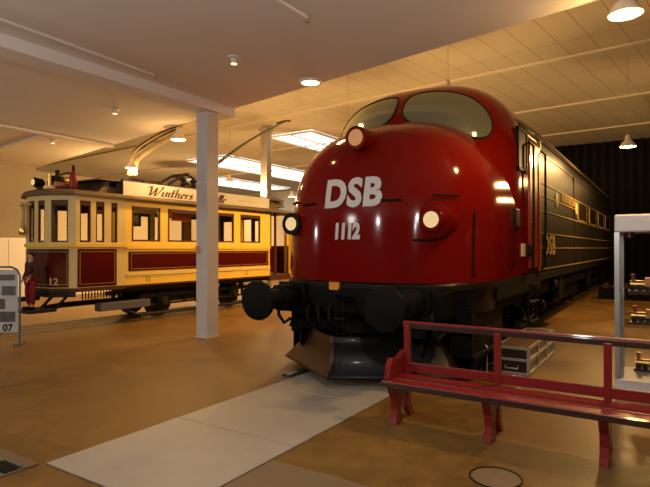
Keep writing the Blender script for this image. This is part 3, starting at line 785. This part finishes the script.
# truck
mb = MB()
for x in (-10.42, -11.68):
    mb.box((x-.04, 8.1, .50), (x+.04, 11.9, .60)); mb.box((x-.03, 8.3, .30), (x+.03, 11.7, .35))
    for y in (8.75, 11.25):
        mb.box((x-.07, y-.13, .28), (x+.09, y+.13, .62)); mb.lathe([(0, .0), (.09, 0), (.09, .1), (0, .1)], (x+.05, y, .42), 'X', 14)
        for dy in (-.35, .35):
            for k in range(4): mb.lathe([(.05, .60+.05*k), (.08, .62+.05*k), (.05, .64+.05*k)], (x, y+dy, 0), 'Z', 10)
    for y in (8.3, 9.5, 10.0, 10.5, 11.7): mb.box((x-.03, y-.03, .33), (x+.03, y+.03, .80))
mb.box((-11.6, 9.2, .35), (-10.5, 10.8, .62)); mb.box((-11.9, 7.6, .70), (-10.2, 12.4, .80))
tk = mb.build('truck_frame', M['gunmetal'], tram)
for x in (-10.55, -11.55):
    for y in (8.75, 11.25):
        MB().lathe([(0, -.05), (.38, -.05), (.40, -.03), (.40, .04), (.33, .05), (.30, .02), (.1, .02), (.08, .06), (0, .06)], (x, y, .40), 'X', 28).build('wheel', M['gunmetal'], tk)
MB().tube([(-10.2, 7.5, .34), (-10.2, 7.9, .16), (-10.2, 9.0, .14), (-10.2, 11.0, .14), (-10.2, 12.1, .16), (-10.2, 12.5, .30)], .035, 6).build('lifeguard_rail', M['gunmetal'], tram)
B((-10.35, 6.9, .32), (-10.12, 8.2, .50)).build('side_fender', M['fender'], tram, bevel=.02)
mb = MB()
for i in range(5): mb.seg(A[4-i] if False else (plan[i+2] if i < 4 else plan[6]), plan[i+1], 0, 1, .68, .80, .0, .02)
for k in range(14): mb.box((-10.1, 6.45+k*.07, .62), (-10.08, 6.47+k*.07, .80))
mb.build('lower_skirt', M['gunmetal'], tram)
stp = B((-11.1, 5.55, .39), (-10.4, 6.1, .45)).build('front_step', M['gunmetal'], tram, bevel=.01)
mb = MB()
for x in (-11.0, -10.5): mb.tube([(x, 6.1, .42), (x, 6.4, .7)], .03, 6)
mb.tube([(-11.0, 6.2, .42), (-11.0, 6.6, .45), (-11.0, 8.3, .45)], .06, 8)
mb.build('step_bracket', M['gunmetal'], tram)
MB().lathe([(0, 5.5), (.09, 5.52), (.10, 5.6), (.05, 5.7), (.05, 6.2)], (-11.25, 0, .62), 'Y', 14).build('coupler', M['gunmetal'], tram)
# tram track
for x in (-10.55, -11.55): tag(B((x-.03, 3.0, 0), (x+.03, 20, .008)).build('tram_rail', M['steel']), 'dark rail let into the floor under the %s wheels of the tram' % ('near' if x > -11 else 'far'), 'rail')

# ornaments on the tram roof
RZ = 2.95
t = thing('carriage_lamp', 'round brass lamp with a glowing lens at the front edge of the tram roof', 'lamp', (-11.12, 6.17, RZ-.02))
bx, by = -11.14, 6.14
MB().lathe([(.0, by-.14), (.08, by-.14), (.10, by-.10), (.09, by+.05), (.05, by+.10), (0, by+.11)], (bx, 0, RZ+.11), 'Y', 18).build('housing', M['rubber'], t)
MB().lathe([(0, by-.155), (.06, by-.150), (.07, by-.14)], (bx, 0, RZ+.11), 'Y', 18).build('lens', M['lens'], t)
B((bx-.04, by-.06, RZ-.02), (bx+.04, by+.06, RZ+.03)).build('bracket', M['wood'], t)
t = thing('boiler_ornament', 'small dark engine with copper drum and brass dome on the tram roof', 'ornament', (-10.85, 6.95, RZ))
bx, by = -10.98, 6.44
MB().lathe([(0, by-.1), (.10, by-.1), (.10, by+.24), (0, by+.24)], (bx, 0, RZ+.18), 'Y', 20).build('boiler', M['gunmetal'], t)
MB().lathe([(.0, RZ+.28), (.045, RZ+.28), (.045, RZ+.36), (.06, RZ+.38), (0, RZ+.42)], (bx, by, 0), 'Z', 12).build('chimney', M['gunmetal'], t)
MB().lathe([(.103, by+.10), (.106, by+.12), (.106, by+.22), (.103, by+.24)], (bx, 0, RZ+.18), 'Y', 20).build('brass_band', M['brass'], t)
MB().lathe([(0, by-.12), (.075, by-.12), (.075, by+.28), (0, by+.28)], (bx+.12, 0, RZ+.07), 'Y', 16).build('copper_drum', M['copper'], t)
MB().lathe([(0, RZ+.05), (.05, RZ+.05), (.05, RZ+.30), (0, RZ+.32)], (bx-.02, by-.16, 0), 'Z', 14).build('brass_cylinder', M['brass'], t)
MB().tube([(bx, by+.05, RZ+.30), (bx+.02, by+.2, RZ+.36), (bx+.05, by+.24, RZ+.36), (bx+.06, by+.34, RZ+.30), (bx+.06, by+.34, RZ+.04)], .022, 6).build('pipe', M['gunmetal'], t)
t = thing('bottle', 'tall dark red bottle on top of the tram roof beside the little engine', 'bottle', (-10.68, 6.62, RZ))
MB().lathe([(0, RZ+.0), (.07, RZ+.0), (.085, RZ+.06), (.085, RZ+.24), (.06, RZ+.34), (.035, RZ+.38)], (-10.68, 6.62, 0), 'Z', 16).build('bottle_body', M['pot'], t)
MB().lathe([(.035, RZ+.38), (.03, RZ+.48), (.04, RZ+.50), (0, RZ+.51)], (-10.68, 6.62, 0), 'Z', 12).build('bottle_neck', M['jacket'], t)

# ------------------------------------------------------------------ person by the tram
def skin_obj(name, verts, edges, radii, m, parent, root=0):
    off = Vector((0,0,0)); p_ = parent
    while p_ is not None: off += p_.location; p_ = p_.parent
    me = bpy.data.meshes.new(name); me.from_pydata([tuple(Vector(v)-off) for v in verts], edges, [])
    o = bpy.data.objects.new(name, me); C.objects.link(o)
    md = o.modifiers.new('skin', 'SKIN'); md.use_smooth_shade = True
    if not me.skin_vertices: 
        bm = bmesh.new(); bm.from_mesh(me); bm.verts.layers.skin.verify(); bm.to_mesh(me); bm.free()
    for i, r in enumerate(radii):
        sv = me.skin_vertices[0].data[i]; sv.radius = (r, r) if not isinstance(r, tuple) else r; sv.use_root = (i == root)
    o.modifiers.new('sub', 'SUBSURF').levels = 1; o.modifiers['sub'].render_levels = 2
    me.materials.append(m)
    if parent: o.parent = parent
    # bake the modifiers so that the mesh is plain
    dg = bpy.context.evaluated_depsgraph_get(); dg.update()
    me2 = bpy.data.meshes.new_from_object(o.evaluated_get(dg)); o.modifiers.clear(); o.data = me2
    me2.polygons.foreach_set('use_smooth', [True]*len(me2.polygons))
    return o
px_, py_, pz_ = -10.72, 5.74, .45
K = 1.13/1.75
def H(x, y, z): return (px_+x*K, py_+y*K, pz_+z*K)
per = thing('person', 'person in dark red jacket and red trousers on the front step of the tram', 'person', (px_, py_, pz_))
V = [H(0,0,.95), H(0,0,1.12), H(0,0,1.32), H(0,0,1.47), H(0,-.01,1.55), H(0,-.02,1.66), H(0,0,1.73),
     H(.10,0,.90), H(.11,-.02,.50), H(.11,.02,.09), H(.11,-.10,.04),
     H(-.10,0,.90), H(-.13,-.03,.50), H(-.12,.02,.09), H(-.13,-.10,.04),
     H(.19,0,1.42), H(.30,.03,1.16), H(.22,-.14,.98), H(.20,-.20,.93),
     H(-.19,0,1.42), H(-.29,.03,1.16), H(-.27,-.10,.93), H(-.27,-.13,.87)]
E = [(0,1),(1,2),(2,3),(3,4),(4,5),(5,6),(0,7),(7,8),(8,9),(9,10),(0,11),(11,12),(12,13),(13,14),(2,15),(15,16),(16,17),(17,18),(2,19),(19,20),(20,21),(21,22)]
rad = [.13,.12,.13,.055,.065,.095,.06, .09,.06,.04,.035, .09,.06,.04,.035, .06,.045,.032,.035, .06,.045,.032,.035]
hv, he, hr_ = list(V), list(E), list(rad)
for hand, s in ((18, 1), (22, -1)):
    b = Vector(V[hand])
    for f in range(4):
        o1 = b+Vector(((-.03+.02*f)*K*1.0, -.02*K, -.05*K)); o2 = o1+Vector((0, -.02*K, -(.035+.008*(f in (1, 2)))*K))
        i = len(hv); hv += [tuple(o1), tuple(o2)]; hr_ += [.009, .007]; he += [(hand, i), (i, i+1)]
    o1 = b+Vector((-s*.05*K, -.03*K, -.01*K)); i = len(hv); hv += [tuple(o1), tuple(o1+Vector((-s*.01*K, -.02*K, -.03*K)))]; hr_ += [.01, .008]; he += [(hand, i), (i, i+1)]
body_ = skin_obj('body', hv, he, [r*K if isinstance(r, float) and r > .02 else r*K for r in hr_], M['skin'], per)
skin_obj('jacket', [V[0], V[1], V[2], H(0,0,1.42), V[15], V[16], V[17], V[19], V[20], V[21]], [(0,1),(1,2),(2,3),(2,4),(4,5),(5,6),(2,7),(7,8),(8,9)], [r*K for r in (.155,.145,.155,.08,.085,.065,.05,.085,.065,.05)], M['jacket'], per)
skin_obj('trousers', [V[0], V[7], V[8], H(.11,.02,.14), V[11], V[12], H(-.12,.02,.14)], [(0,1),(1,2),(2,3),(0,4),(4,5),(5,6)], [r*K for r in (.15,.115,.085,.07,.115,.085,.07)], M['trous'], per)
hd = H(0, .012, 1.69)
hm = MB().lathe([(0, hd[2]-.05*K), (.075*K, hd[2]-.04*K), (.10*K, hd[2]+.01*K), (.09*K, hd[2]+.06*K), (.05*K, hd[2]+.095*K), (0, hd[2]+.105*K)], (hd[0], hd[1]+.02, 0), 'Z', 16)
hm.build('hair', M['hair'], per)
for x in (.11, -.125):
    a = H(x, -.05, 0); B((a[0]-.032, a[1]-.085, pz_), (a[0]+.032, a[1]+.075, pz_+.055)).build('shoe', M['rubber'], per, bevel=.02)

# ------------------------------------------------------------------ display board at the left edge
c = P(0, 330, 9.2); fwd = Vector((-.5417, .8406, 0)); rt = Vector((.8406, .5417, 0))
t = thing('display_board', 'free-standing poster board in a blue-grey tube frame at the left edge', 'display board', (c.x, c.y, 0))
o0 = Vector((c.x, c.y, 0))
def DB(u, v, w=0): return o0+rt*u+fwd*w+Vector((0, 0, v))
MB().tube([DB(-.38, 0), DB(-.38, .6), DB(-.38, 1.2), DB(-.33, 1.30), DB(-.22, 1.35), DB(.2, 1.35), DB(.30, 1.30), DB(.35, 1.2), DB(.35, .6), DB(.35, 0)], .018, 8).build('frame', M['blue'], t)
for u in (-.38, .35): MB().tube([DB(u, .018, -.16), DB(u, .018, .16)], .018, 8).build('foot_bar', M['blue'], t)
MB().tube([DB(.35, .62, .01), DB(-.38, .62, .01)], .012, 6).build('cross_bar', M['blue'], t)
def quad(u0, u1, v0, v1, w, th=.006):
    q = [DB(u, v, ww) for ww in (w, w+th) for u, v in ((u0, v0), (u1, v0), (u1, v1), (u0, v1))]
    return MB().add(q, [(0,1,2,3), (4,7,6,5), (0,1,5,4), (1,2,6,5), (2,3,7,6), (3,0,4,7)])
ps = quad(-.35, .32, .22, 1.30, -.01).build('poster', M['poster'], t)
for (u0, u1, v0, v1) in ((-.30, .27, 1.12, 1.22), (-.30, .0, .86, 1.04), (.04, .28, .86, 1.02), (-.30, .1, .62, .80), (-.3, .28, .40, .58)):
    quad(u0, u1, v0, v1, -.014, .004).build('photograph', M['photo'], ps)
letters('poster_number', '07', .17, lambda u, v: DB(.15+u, .30+v, -.013), M['rubber'], ps, bold=.006)

# pale cabinet by the left wall
t = thing('white_cabinet', 'plain white cabinet against the wall at the far left', 'cabinet', (-17.4, 8.7, 0))
B((-17.9, 7.7, 0), (-17.2, 9.3, 2.0)).build('carcass', M['casewhite'], t, bevel=.02)
B((-17.2, 7.75, .08), (-17.18, 8.48, 1.95)).build('door', M['casewhite'], t); B((-17.2, 8.52, .08), (-17.18, 9.25, 1.95)).build('door', M['casewhite'], t)

# duct above the tram
dp = [P(x, y, 16.5+i*.2) for i, (x, y) in enumerate([(130, 174), (132, 161), (135, 152), (144, 144), (161, 134), (175, 128), (183, 125), (190, 120)])]
dp2 = [P(x, y, 16.4+i*.2) for i, (x, y) in enumerate([(135, 174), (137, 161), (144, 154), (161, 143), (174, 134), (183, 124), (196, 120), (214, 118)])]
t = thing('air_duct', 'long curved perforated duct hanging over the tram beside the pendant lamps', 'duct', tuple(dp[3]))
def cm3(pts, k=6):
    q = [pts[0]]+pts+[pts[-1]]; out = []
    for i in range(1, len(q)-2):
        a, b, c_, d_ = q[i-1:i+3]
        for j in range(k):
            s_ = j/k; out.append(.5*((2*b)+(c_-a)*s_+(2*a-5*b+4*c_-d_)*s_*s_+(3*b-a-3*c_+d_)*s_**3))
    return out+[pts[-1]]
cp_ = cm3(dp)
MB().tube(cp_, .095, 16).build('tube', M['duct'], t)
mb = MB()
for i in range(6, len(cp_)-8):
    for k in range(2):
        c_ = cp_[i]+(cp_[i+1]-cp_[i])*(k*.5); tg = (cp_[i+1]-cp_[i]).normalized(); vw = (Vector((0, 0, 1.4))-c_).normalized(); up = vw.cross(tg).normalized()
        for dz in (-.6, .6):
            nrm = (vw+up*dz).normalized(); q_ = c_+nrm*.090
            mb.tube([q_, q_+nrm*.012], .026, 6)
mb.build('perforations', M['rubber'], t)
MB().tube(cm3(dp2), .07, 10).build('lower_pipe', M['duct'], t)
mb = MB()
for i in (14, 28, 40): mb.tube([cp_[i], Vector((cp_[i].x, cp_[i].y, HC))], .012, 6)
mb.build('hanger_rod', M['alu'], t)

# ------------------------------------------------------------------ bench
bn = thing('bench', 'long dark red wooden bench with open back rail in front of the locomotive', 'bench', (-.85, 4.75, 0))
X0, X1 = -2.27, .62
B((X0, 4.50, .395), (X1, 4.64, .43)).build('seat', M['bench'], bn, bevel=.008)
B((X0, 4.655, .40), (X1, 4.90, .435)).build('seat', M['bench'], bn, bevel=.008)
B((X0, 4.485, .375), (X1, 4.50, .425)).build('seat_edge', M['bedge'], bn, bevel=.004)
B((X0+.02, 4.905, .45), (X1, 4.93, .54)).build('lower_back_rail', M['bench'], bn, bevel=.006)
B((X0+.02, 4.935, .885), (X1, 4.975, .945)).build('top_rail', M['bench'], bn, bevel=.01)
B((X0+.10, 4.925, .875), (X1, 4.935, .925)).build('top_rail_edge', M['bedge'], bn, bevel=.003)
legp = [(4.58, .0), (4.74, .0), (4.73, .06), (4.70, .12), (4.74, .24), (4.86, .30), (4.95, .37), (4.95, .40), (4.52, .40), (4.54, .33), (4.60, .24), (4.62, .14), (4.60, .06)]
for x in (-2.19, -1.30, -.41, .48):
    lg = MB().prism(legp, 'YZ', x-.035, x+.035).build('leg', M['bench'], bn, bevel=.006)
    MB().prism([(4.88, .10), (4.96, .0), (5.04, .0), (4.97, .12), (4.93, .38), (4.86, .38)], 'YZ', x-.025, x+.025).build('rear_foot', M['bench'], lg)
    B((x-.03, 4.90, .38), (x+.03, 4.95, .90)).build('back_post', M['bench'], bn, bevel=.006)
for x in (X0+.03, X1-.03):
    MB().prism([(4.56, .43), (4.92, .43), (4.92, .66), (4.80, .60), (4.64, .62), (4.58, .56)], 'YZ', x-.03, x+.03).build('armrest', M['bench'], bn, bevel=.01)

# ------------------------------------------------------------------ flight case
t = thing('flight_case', 'low dark trunk with metal edges on the floor behind the bench', 'case', (-1.7, 8.3, 0))
cx0, cx1, cy0, cy1, ch = -1.93, -1.52, 7.25, 9.1, .36
B((cx0, cy0, .03), (cx1, cy1, ch)).build('case_body', M['caseblk'], t)
B((cx0+.02, cy0+.02, ch-.002), (cx1-.02, cy1-.02, ch+.008)).build('lid', M['wood'], t)
e = .016
for (a, b) in (((cx0,cy0),(cx1,cy0)), ((cx0,cy1),(cx1,cy1)), ((cx0,cy0),(cx0,cy1)), ((cx1,cy0),(cx1,cy1))):
    for z in (.03, .21, ch): B((a[0]-e, a[1]-e, z-e), (b[0]+e, b[1]+e, z+e)).build('edge_strip', M['alu'], t)
for x in (cx0, cx1):
    for y in (cy0, cy1, 7.87, 8.48): B((x-e*1.1, y-e*1.1, 0.02), (x+e*1.1, y+e*1.1, ch+.01)).build('corner_strip', M['alu'], t)
MB().tube([((cx0+cx1)/2-.08, cy0-.02, .13), ((cx0+cx1)/2-.08, cy0-.05, .10), ((cx0+cx1)/2+.08, cy0-.05, .10), ((cx0+cx1)/2+.08, cy0-.02, .13)], .01, 6).build('handle', M['alu'], t)
t = thing('metal_bracket', 'thin pale metal hoop bracket standing at the left end of the low trunk', 'bracket', (-2.04, 7.15, 0))
MB().tube([(-2.10, 7.12, 0), (-2.10, 7.12, .36), (-2.06, 7.12, .40), (-2.02, 7.12, .36), (-2.02, 7.12, 0)], .012, 6).build('hoop', M['alu'], t)
B((-2.13, 7.08, 0), (-1.99, 7.16, .012)).build('foot', M['alu'], t)

# ------------------------------------------------------------------ glass display case
gx0, gx1, gy0, gy1 = -.50, .75, 6.85, 7.65
t = thing('display_case', 'tall glass showcase with white top and base at the right edge', 'showcase', (.12, 7.25, 0))
B((gx0, gy0, 0), (gx1, gy1, .20)).build('base', M['casewhite'], t, bevel=.01)
B((gx0, gy0, 1.86), (gx1, gy1, 2.06)).build('top', M['casewhite'], t, bevel=.02)
for x in (gx0, gx1-.05):
    for y in (gy0, gy1-.05): B((x, y, .20), (x+.05, y+.05, 1.86)).build('corner_post', M['alu'], t)
for (a, b) in (((gx0+.05, gy0+.02, .2), (gx1-.05, gy0+.026, 1.86)), ((gx0+.02, gy0+.05, .2), (gx0+.026, gy1-.05, 1.86)), ((gx1-.026, gy0+.05, .2), (gx1-.02, gy1-.05, 1.86)), ((gx0+.05, gy1-.026, .2), (gx1-.05, gy1-.02, 1.86))):
    B(a, b).build('glass_panel', M['glass'], t)
for z in (.78, 1.15): B((gx0+.03, gy0+.03, z), (gx1-.03, gy1-.03, z+.008)).build('glass_shelf', M['glass'], t)
MB().lathe([(0, 1.80), (.05, 1.80), (.05, 1.86)], (gx0+.15, gy0+.15, 0), 'Z', 16).build('case_lamp', M['chrome'], t)
def brass_model(x, y, z, label):
    t = thing('brass_model', label, 'model', (x, y, z), 'models inside the glass showcase')
    B((x-.12, y-.07, z), (x+.12, y+.07, z+.03)).build('plinth', M['wood'], t)
    MB().lathe([(0, x-.10), (.045, x-.10), (.045, x+.07), (0, x+.07)], (0, y, z+.10), 'X', 16).build('boiler', M['brass'], t)
    MB().lathe([(.02, z+.13), (.02, z+.20), (.03, z+.22), (0, z+.22)], (x-.07, y, 0), 'Z', 12).build('chimney', M['copper'], t)
    B((x+.05, y-.05, z+.06), (x+.12, y+.05, z+.18)).build('cab', M['copper'], t)
    for k in range(3): MB().lathe([(0, y-.055), (.03, y-.055), (.03, y+.055), (0, y+.055)], (x-.07+.07*k, 0, z+.055), 'Y', 14).build('wheel', M['gunmetal'], t)
    return t
brass_model(-.26, 7.15, 1.158, 'brass engine model on the upper shelf of the glass showcase')
brass_model(-.25, 7.2, .788, 'brass engine model on the lower shelf of the glass showcase')
brass_model(-.22, 7.45, .20, 'brass engine model on the base of the glass showcase')

# crates and rail wagon bits far behind, beside the locomotive
t = thing('parts_rack', 'low rack of reddish cylinders far back beside the locomotive', 'rack', (-1.0, 20, 0))
B((-1.9, 19.6, .0), (.2, 20.3, .35)).build('rack_base', M['under'], t)
for k in range(7): MB().lathe([(0, 19.7), (.085, 19.7), (.085, 20.2), (0, 20.2)], (-1.7+.29*k, 0, .435), 'Y', 14).build('cylinder', M['brownsteel'], t)

# ------------------------------------------------------------------ lamps
def spot(loc, e, size=R(150), blend=.5, rad=.12, col=(1, .58, .20)):
    l = bpy.data.lights.new('lamp_light', 'SPOT'); l.energy = e; l.spot_size = size; l.spot_blend = blend; l.shadow_soft_size = rad; l.color = col
    o = bpy.data.objects.new('lamp_light', l); o.location = loc; C.objects.link(o); return o
def point(loc, e, col=(1, .58, .20), rad=.12):
    l = bpy.data.lights.new('lamp_light', 'POINT'); l.energy = e; l.shadow_soft_size = rad; l.color = col
    o = bpy.data.objects.new('lamp_light', l); o.location = loc; C.objects.link(o); return o
def pendant_proto():
    t = thing('pendant_lamp', '', 'lamp', (0, 0, 0), 'warm pendant lamps')
    MB().lathe([(.175, 0), (.165, .03), (.12, .11), (.06, .17), (.05, .26), (.03, .28), (0, .28)], (0, 0, 0), 'Z', 28).build('lamp_shade', M['shade'], t)
    MB().lathe([(0, -.006), (.155, -.006), (.16, .01), (0, .012)], (0, 0, 0), 'Z', 28).build('bulb', M['bulb'], t)
    return t
proto = pendant_proto()
# (x, y, z, energy, label)
PE = 300
pend = [(-.37, 6.68, 4.25, PE*1.1, 'warm wide lamp glowing at the upper right corner of the view'),
        (-9.36, 8.34, 4.15, PE*.9, 'warm pendant lamp just left of the white pillar, beside the curved duct'),
        (-13.6, 10.3, 4.1, PE*1.9, 'warm pendant lamp below the lower end of the curved duct'),
        (-.75, 14.2, 4.04, PE*1.5, 'warm pendant lamp in front of the black drape'),
        (-4.08, 11.4, 5.15, PE*.6, 'warm pendant lamp peeping over the locomotive cab roof')]
for i, (x, y, z, e_, lab) in enumerate(pend):
    o = proto if i == 0 else dup(proto, (x, y, z)); o.location = (x, y, z); o['label'] = lab
    top = HC if y > edgeY(x)+.02 else LC
    cd = MB().tube([(x, y, z+.28), (x, y, top)], .006, 6).build('cord', M['shade'], o)
    if i < 2: spot((x, y, z-.04), e_*.85); point((x, y, z-.12), e_*.2)
    else: point((x, y, z-.12), e_*.75); spot((x, y, z-.04), e_*1.1)
def downlight(x, y, e_, lab):
    t = thing('ceiling_spotlight', lab, 'lamp', (x, y, LC), 'small spotlights in the low ceiling')
    MB().lathe([(.045, LC-.10), (.05, LC-.03), (.085, LC-.015), (.085, LC), (0, LC)], (x, y, 0), 'Z', 20).build('housing', M['shade'], t)
    MB().lathe([(0, LC-.104), (.045, LC-.104), (.045, LC-.098), (0, LC-.096)], (x, y, 0), 'Z', 16).build('bulb', M['spotb'], t)
    spot((x, y, LC-.13), e_, R(110), .6, .05)
downlight(-5.2, 5.66, 50, 'small round spotlight in the low ceiling between beam and locomotive')
downlight(-9.1, 6.5, 60, 'small round spotlight in the low ceiling left of the beam')
downlight(-13.0, 7.5, 60, 'faint spotlight in the low ceiling above the front of the tram')
# recessed downlight, then pendants added deep in the hall for brightness
t = thing('recessed_downlight', 'round glowing downlight at the edge of the low ceiling, left of the locomotive cab', 'lamp', (-4.9, 7.16, LC))
MB().lathe([(.0, LC-.03), (.15, LC-.03), (.15, LC-.025), (0, LC-.02)], (-4.9, 7.16, 0), 'Z', 28).build('bulb', M['bulb'], t)
MB().lathe([(.15, LC), (.15, LC-.035), (.18, LC-.035), (.19, LC), (.15, LC)], (-4.9, 7.16, 0), 'Z', 28).build('rim', M['shade'], t)
spot((-4.9, 7.16, LC-.06), 110, R(150), .6, .12)
for (x, y, z, e_) in ((-7.0, 12.0, 4.3, 620), (-14, 15, 4.2, 650), (-9, 17, 4.2, 420), (-15.5, 21, 4.2, 450), (-23.6, 21, 4.5, 1100), (.9, 20, 4.2, 250)):  # added to brighten hall floor, partition and ceiling; the first fits the pillar's shadow
    o = dup(proto, (x, y, z), 'warm pendant lamp added deep in the hall'); o['group'] = 'lamps added deep in the hall'
    point((x, y, z-.12), e_*.7); spot((x, y, z-.04), e_*1.0)
    MB().tube([(x, y, z+.28), (x, y, HC)], .006, 6).build('cord', M['shade'], o)
# unseen lamps added around the camera to light low ceiling and foreground
for (x, y, z, e_) in ((-12.5, .5, 3.3, 200), (-5.5, -2.5, 3.85, 260), (.8, -3.0, 3.85, 160), (-1.0, 2.3, 3.08, 150), (-6.2, 1.2, 3.2, 50)):
    o = dup(proto, (x, y, z), 'unseen pendant lamp added under the low ceiling'); o['group'] = 'unseen lamps added under the low ceiling'
    point((x, y, z-.12), e_, (1, .95, .90))
    MB().tube([(x, y, z+.28), (x, y, LC)], .006, 6).build('cord', M['shade'], o)
# lamp inside the tram
l = bpy.data.lights.new('lamp_light', 'POINT'); l.energy = 22; l.color = (1, .72, .35); l.shadow_soft_size = .05
o = bpy.data.objects.new('lamp_light', l); o.location = (-10.8, 7.95, 2.60); C.objects.link(o)
MB().lathe([(0, 2.63), (.04, 2.64), (.05, 2.68), (.03, 2.72), (.03, 2.78)], (-10.8, 7.95, 0), 'Z', 12).build('ceiling_bulb', M['lens'], tram)
# weak even world fill added on all sides; the front is walled
w = bpy.data.worlds.new('world'); bpy.context.scene.world = w; w.use_nodes = True
w.node_tree.nodes['Background'].inputs[0].default_value = (.95, .93, 1.0, 1); w.node_tree.nodes['Background'].inputs[1].default_value = .02

# ------------------------------------------------------------------ camera
cam = bpy.data.cameras.new('camera'); cam.sensor_width = 36; cam.lens = 530/650*36; cam.clip_start = .05
co = bpy.data.objects.new('camera', cam); co.location = (0, 0, 1.68); co.rotation_euler = (R(90.49), 0, R(32.8)); C.objects.link(co)
sc = bpy.context.scene; sc.camera = co
sc.view_settings.view_transform = 'Standard'; sc.view_settings.look = 'None'; sc.view_settings.gamma = 1; sc.view_settings.use_curve_mapping = False
sc.view_settings.exposure = 0.0
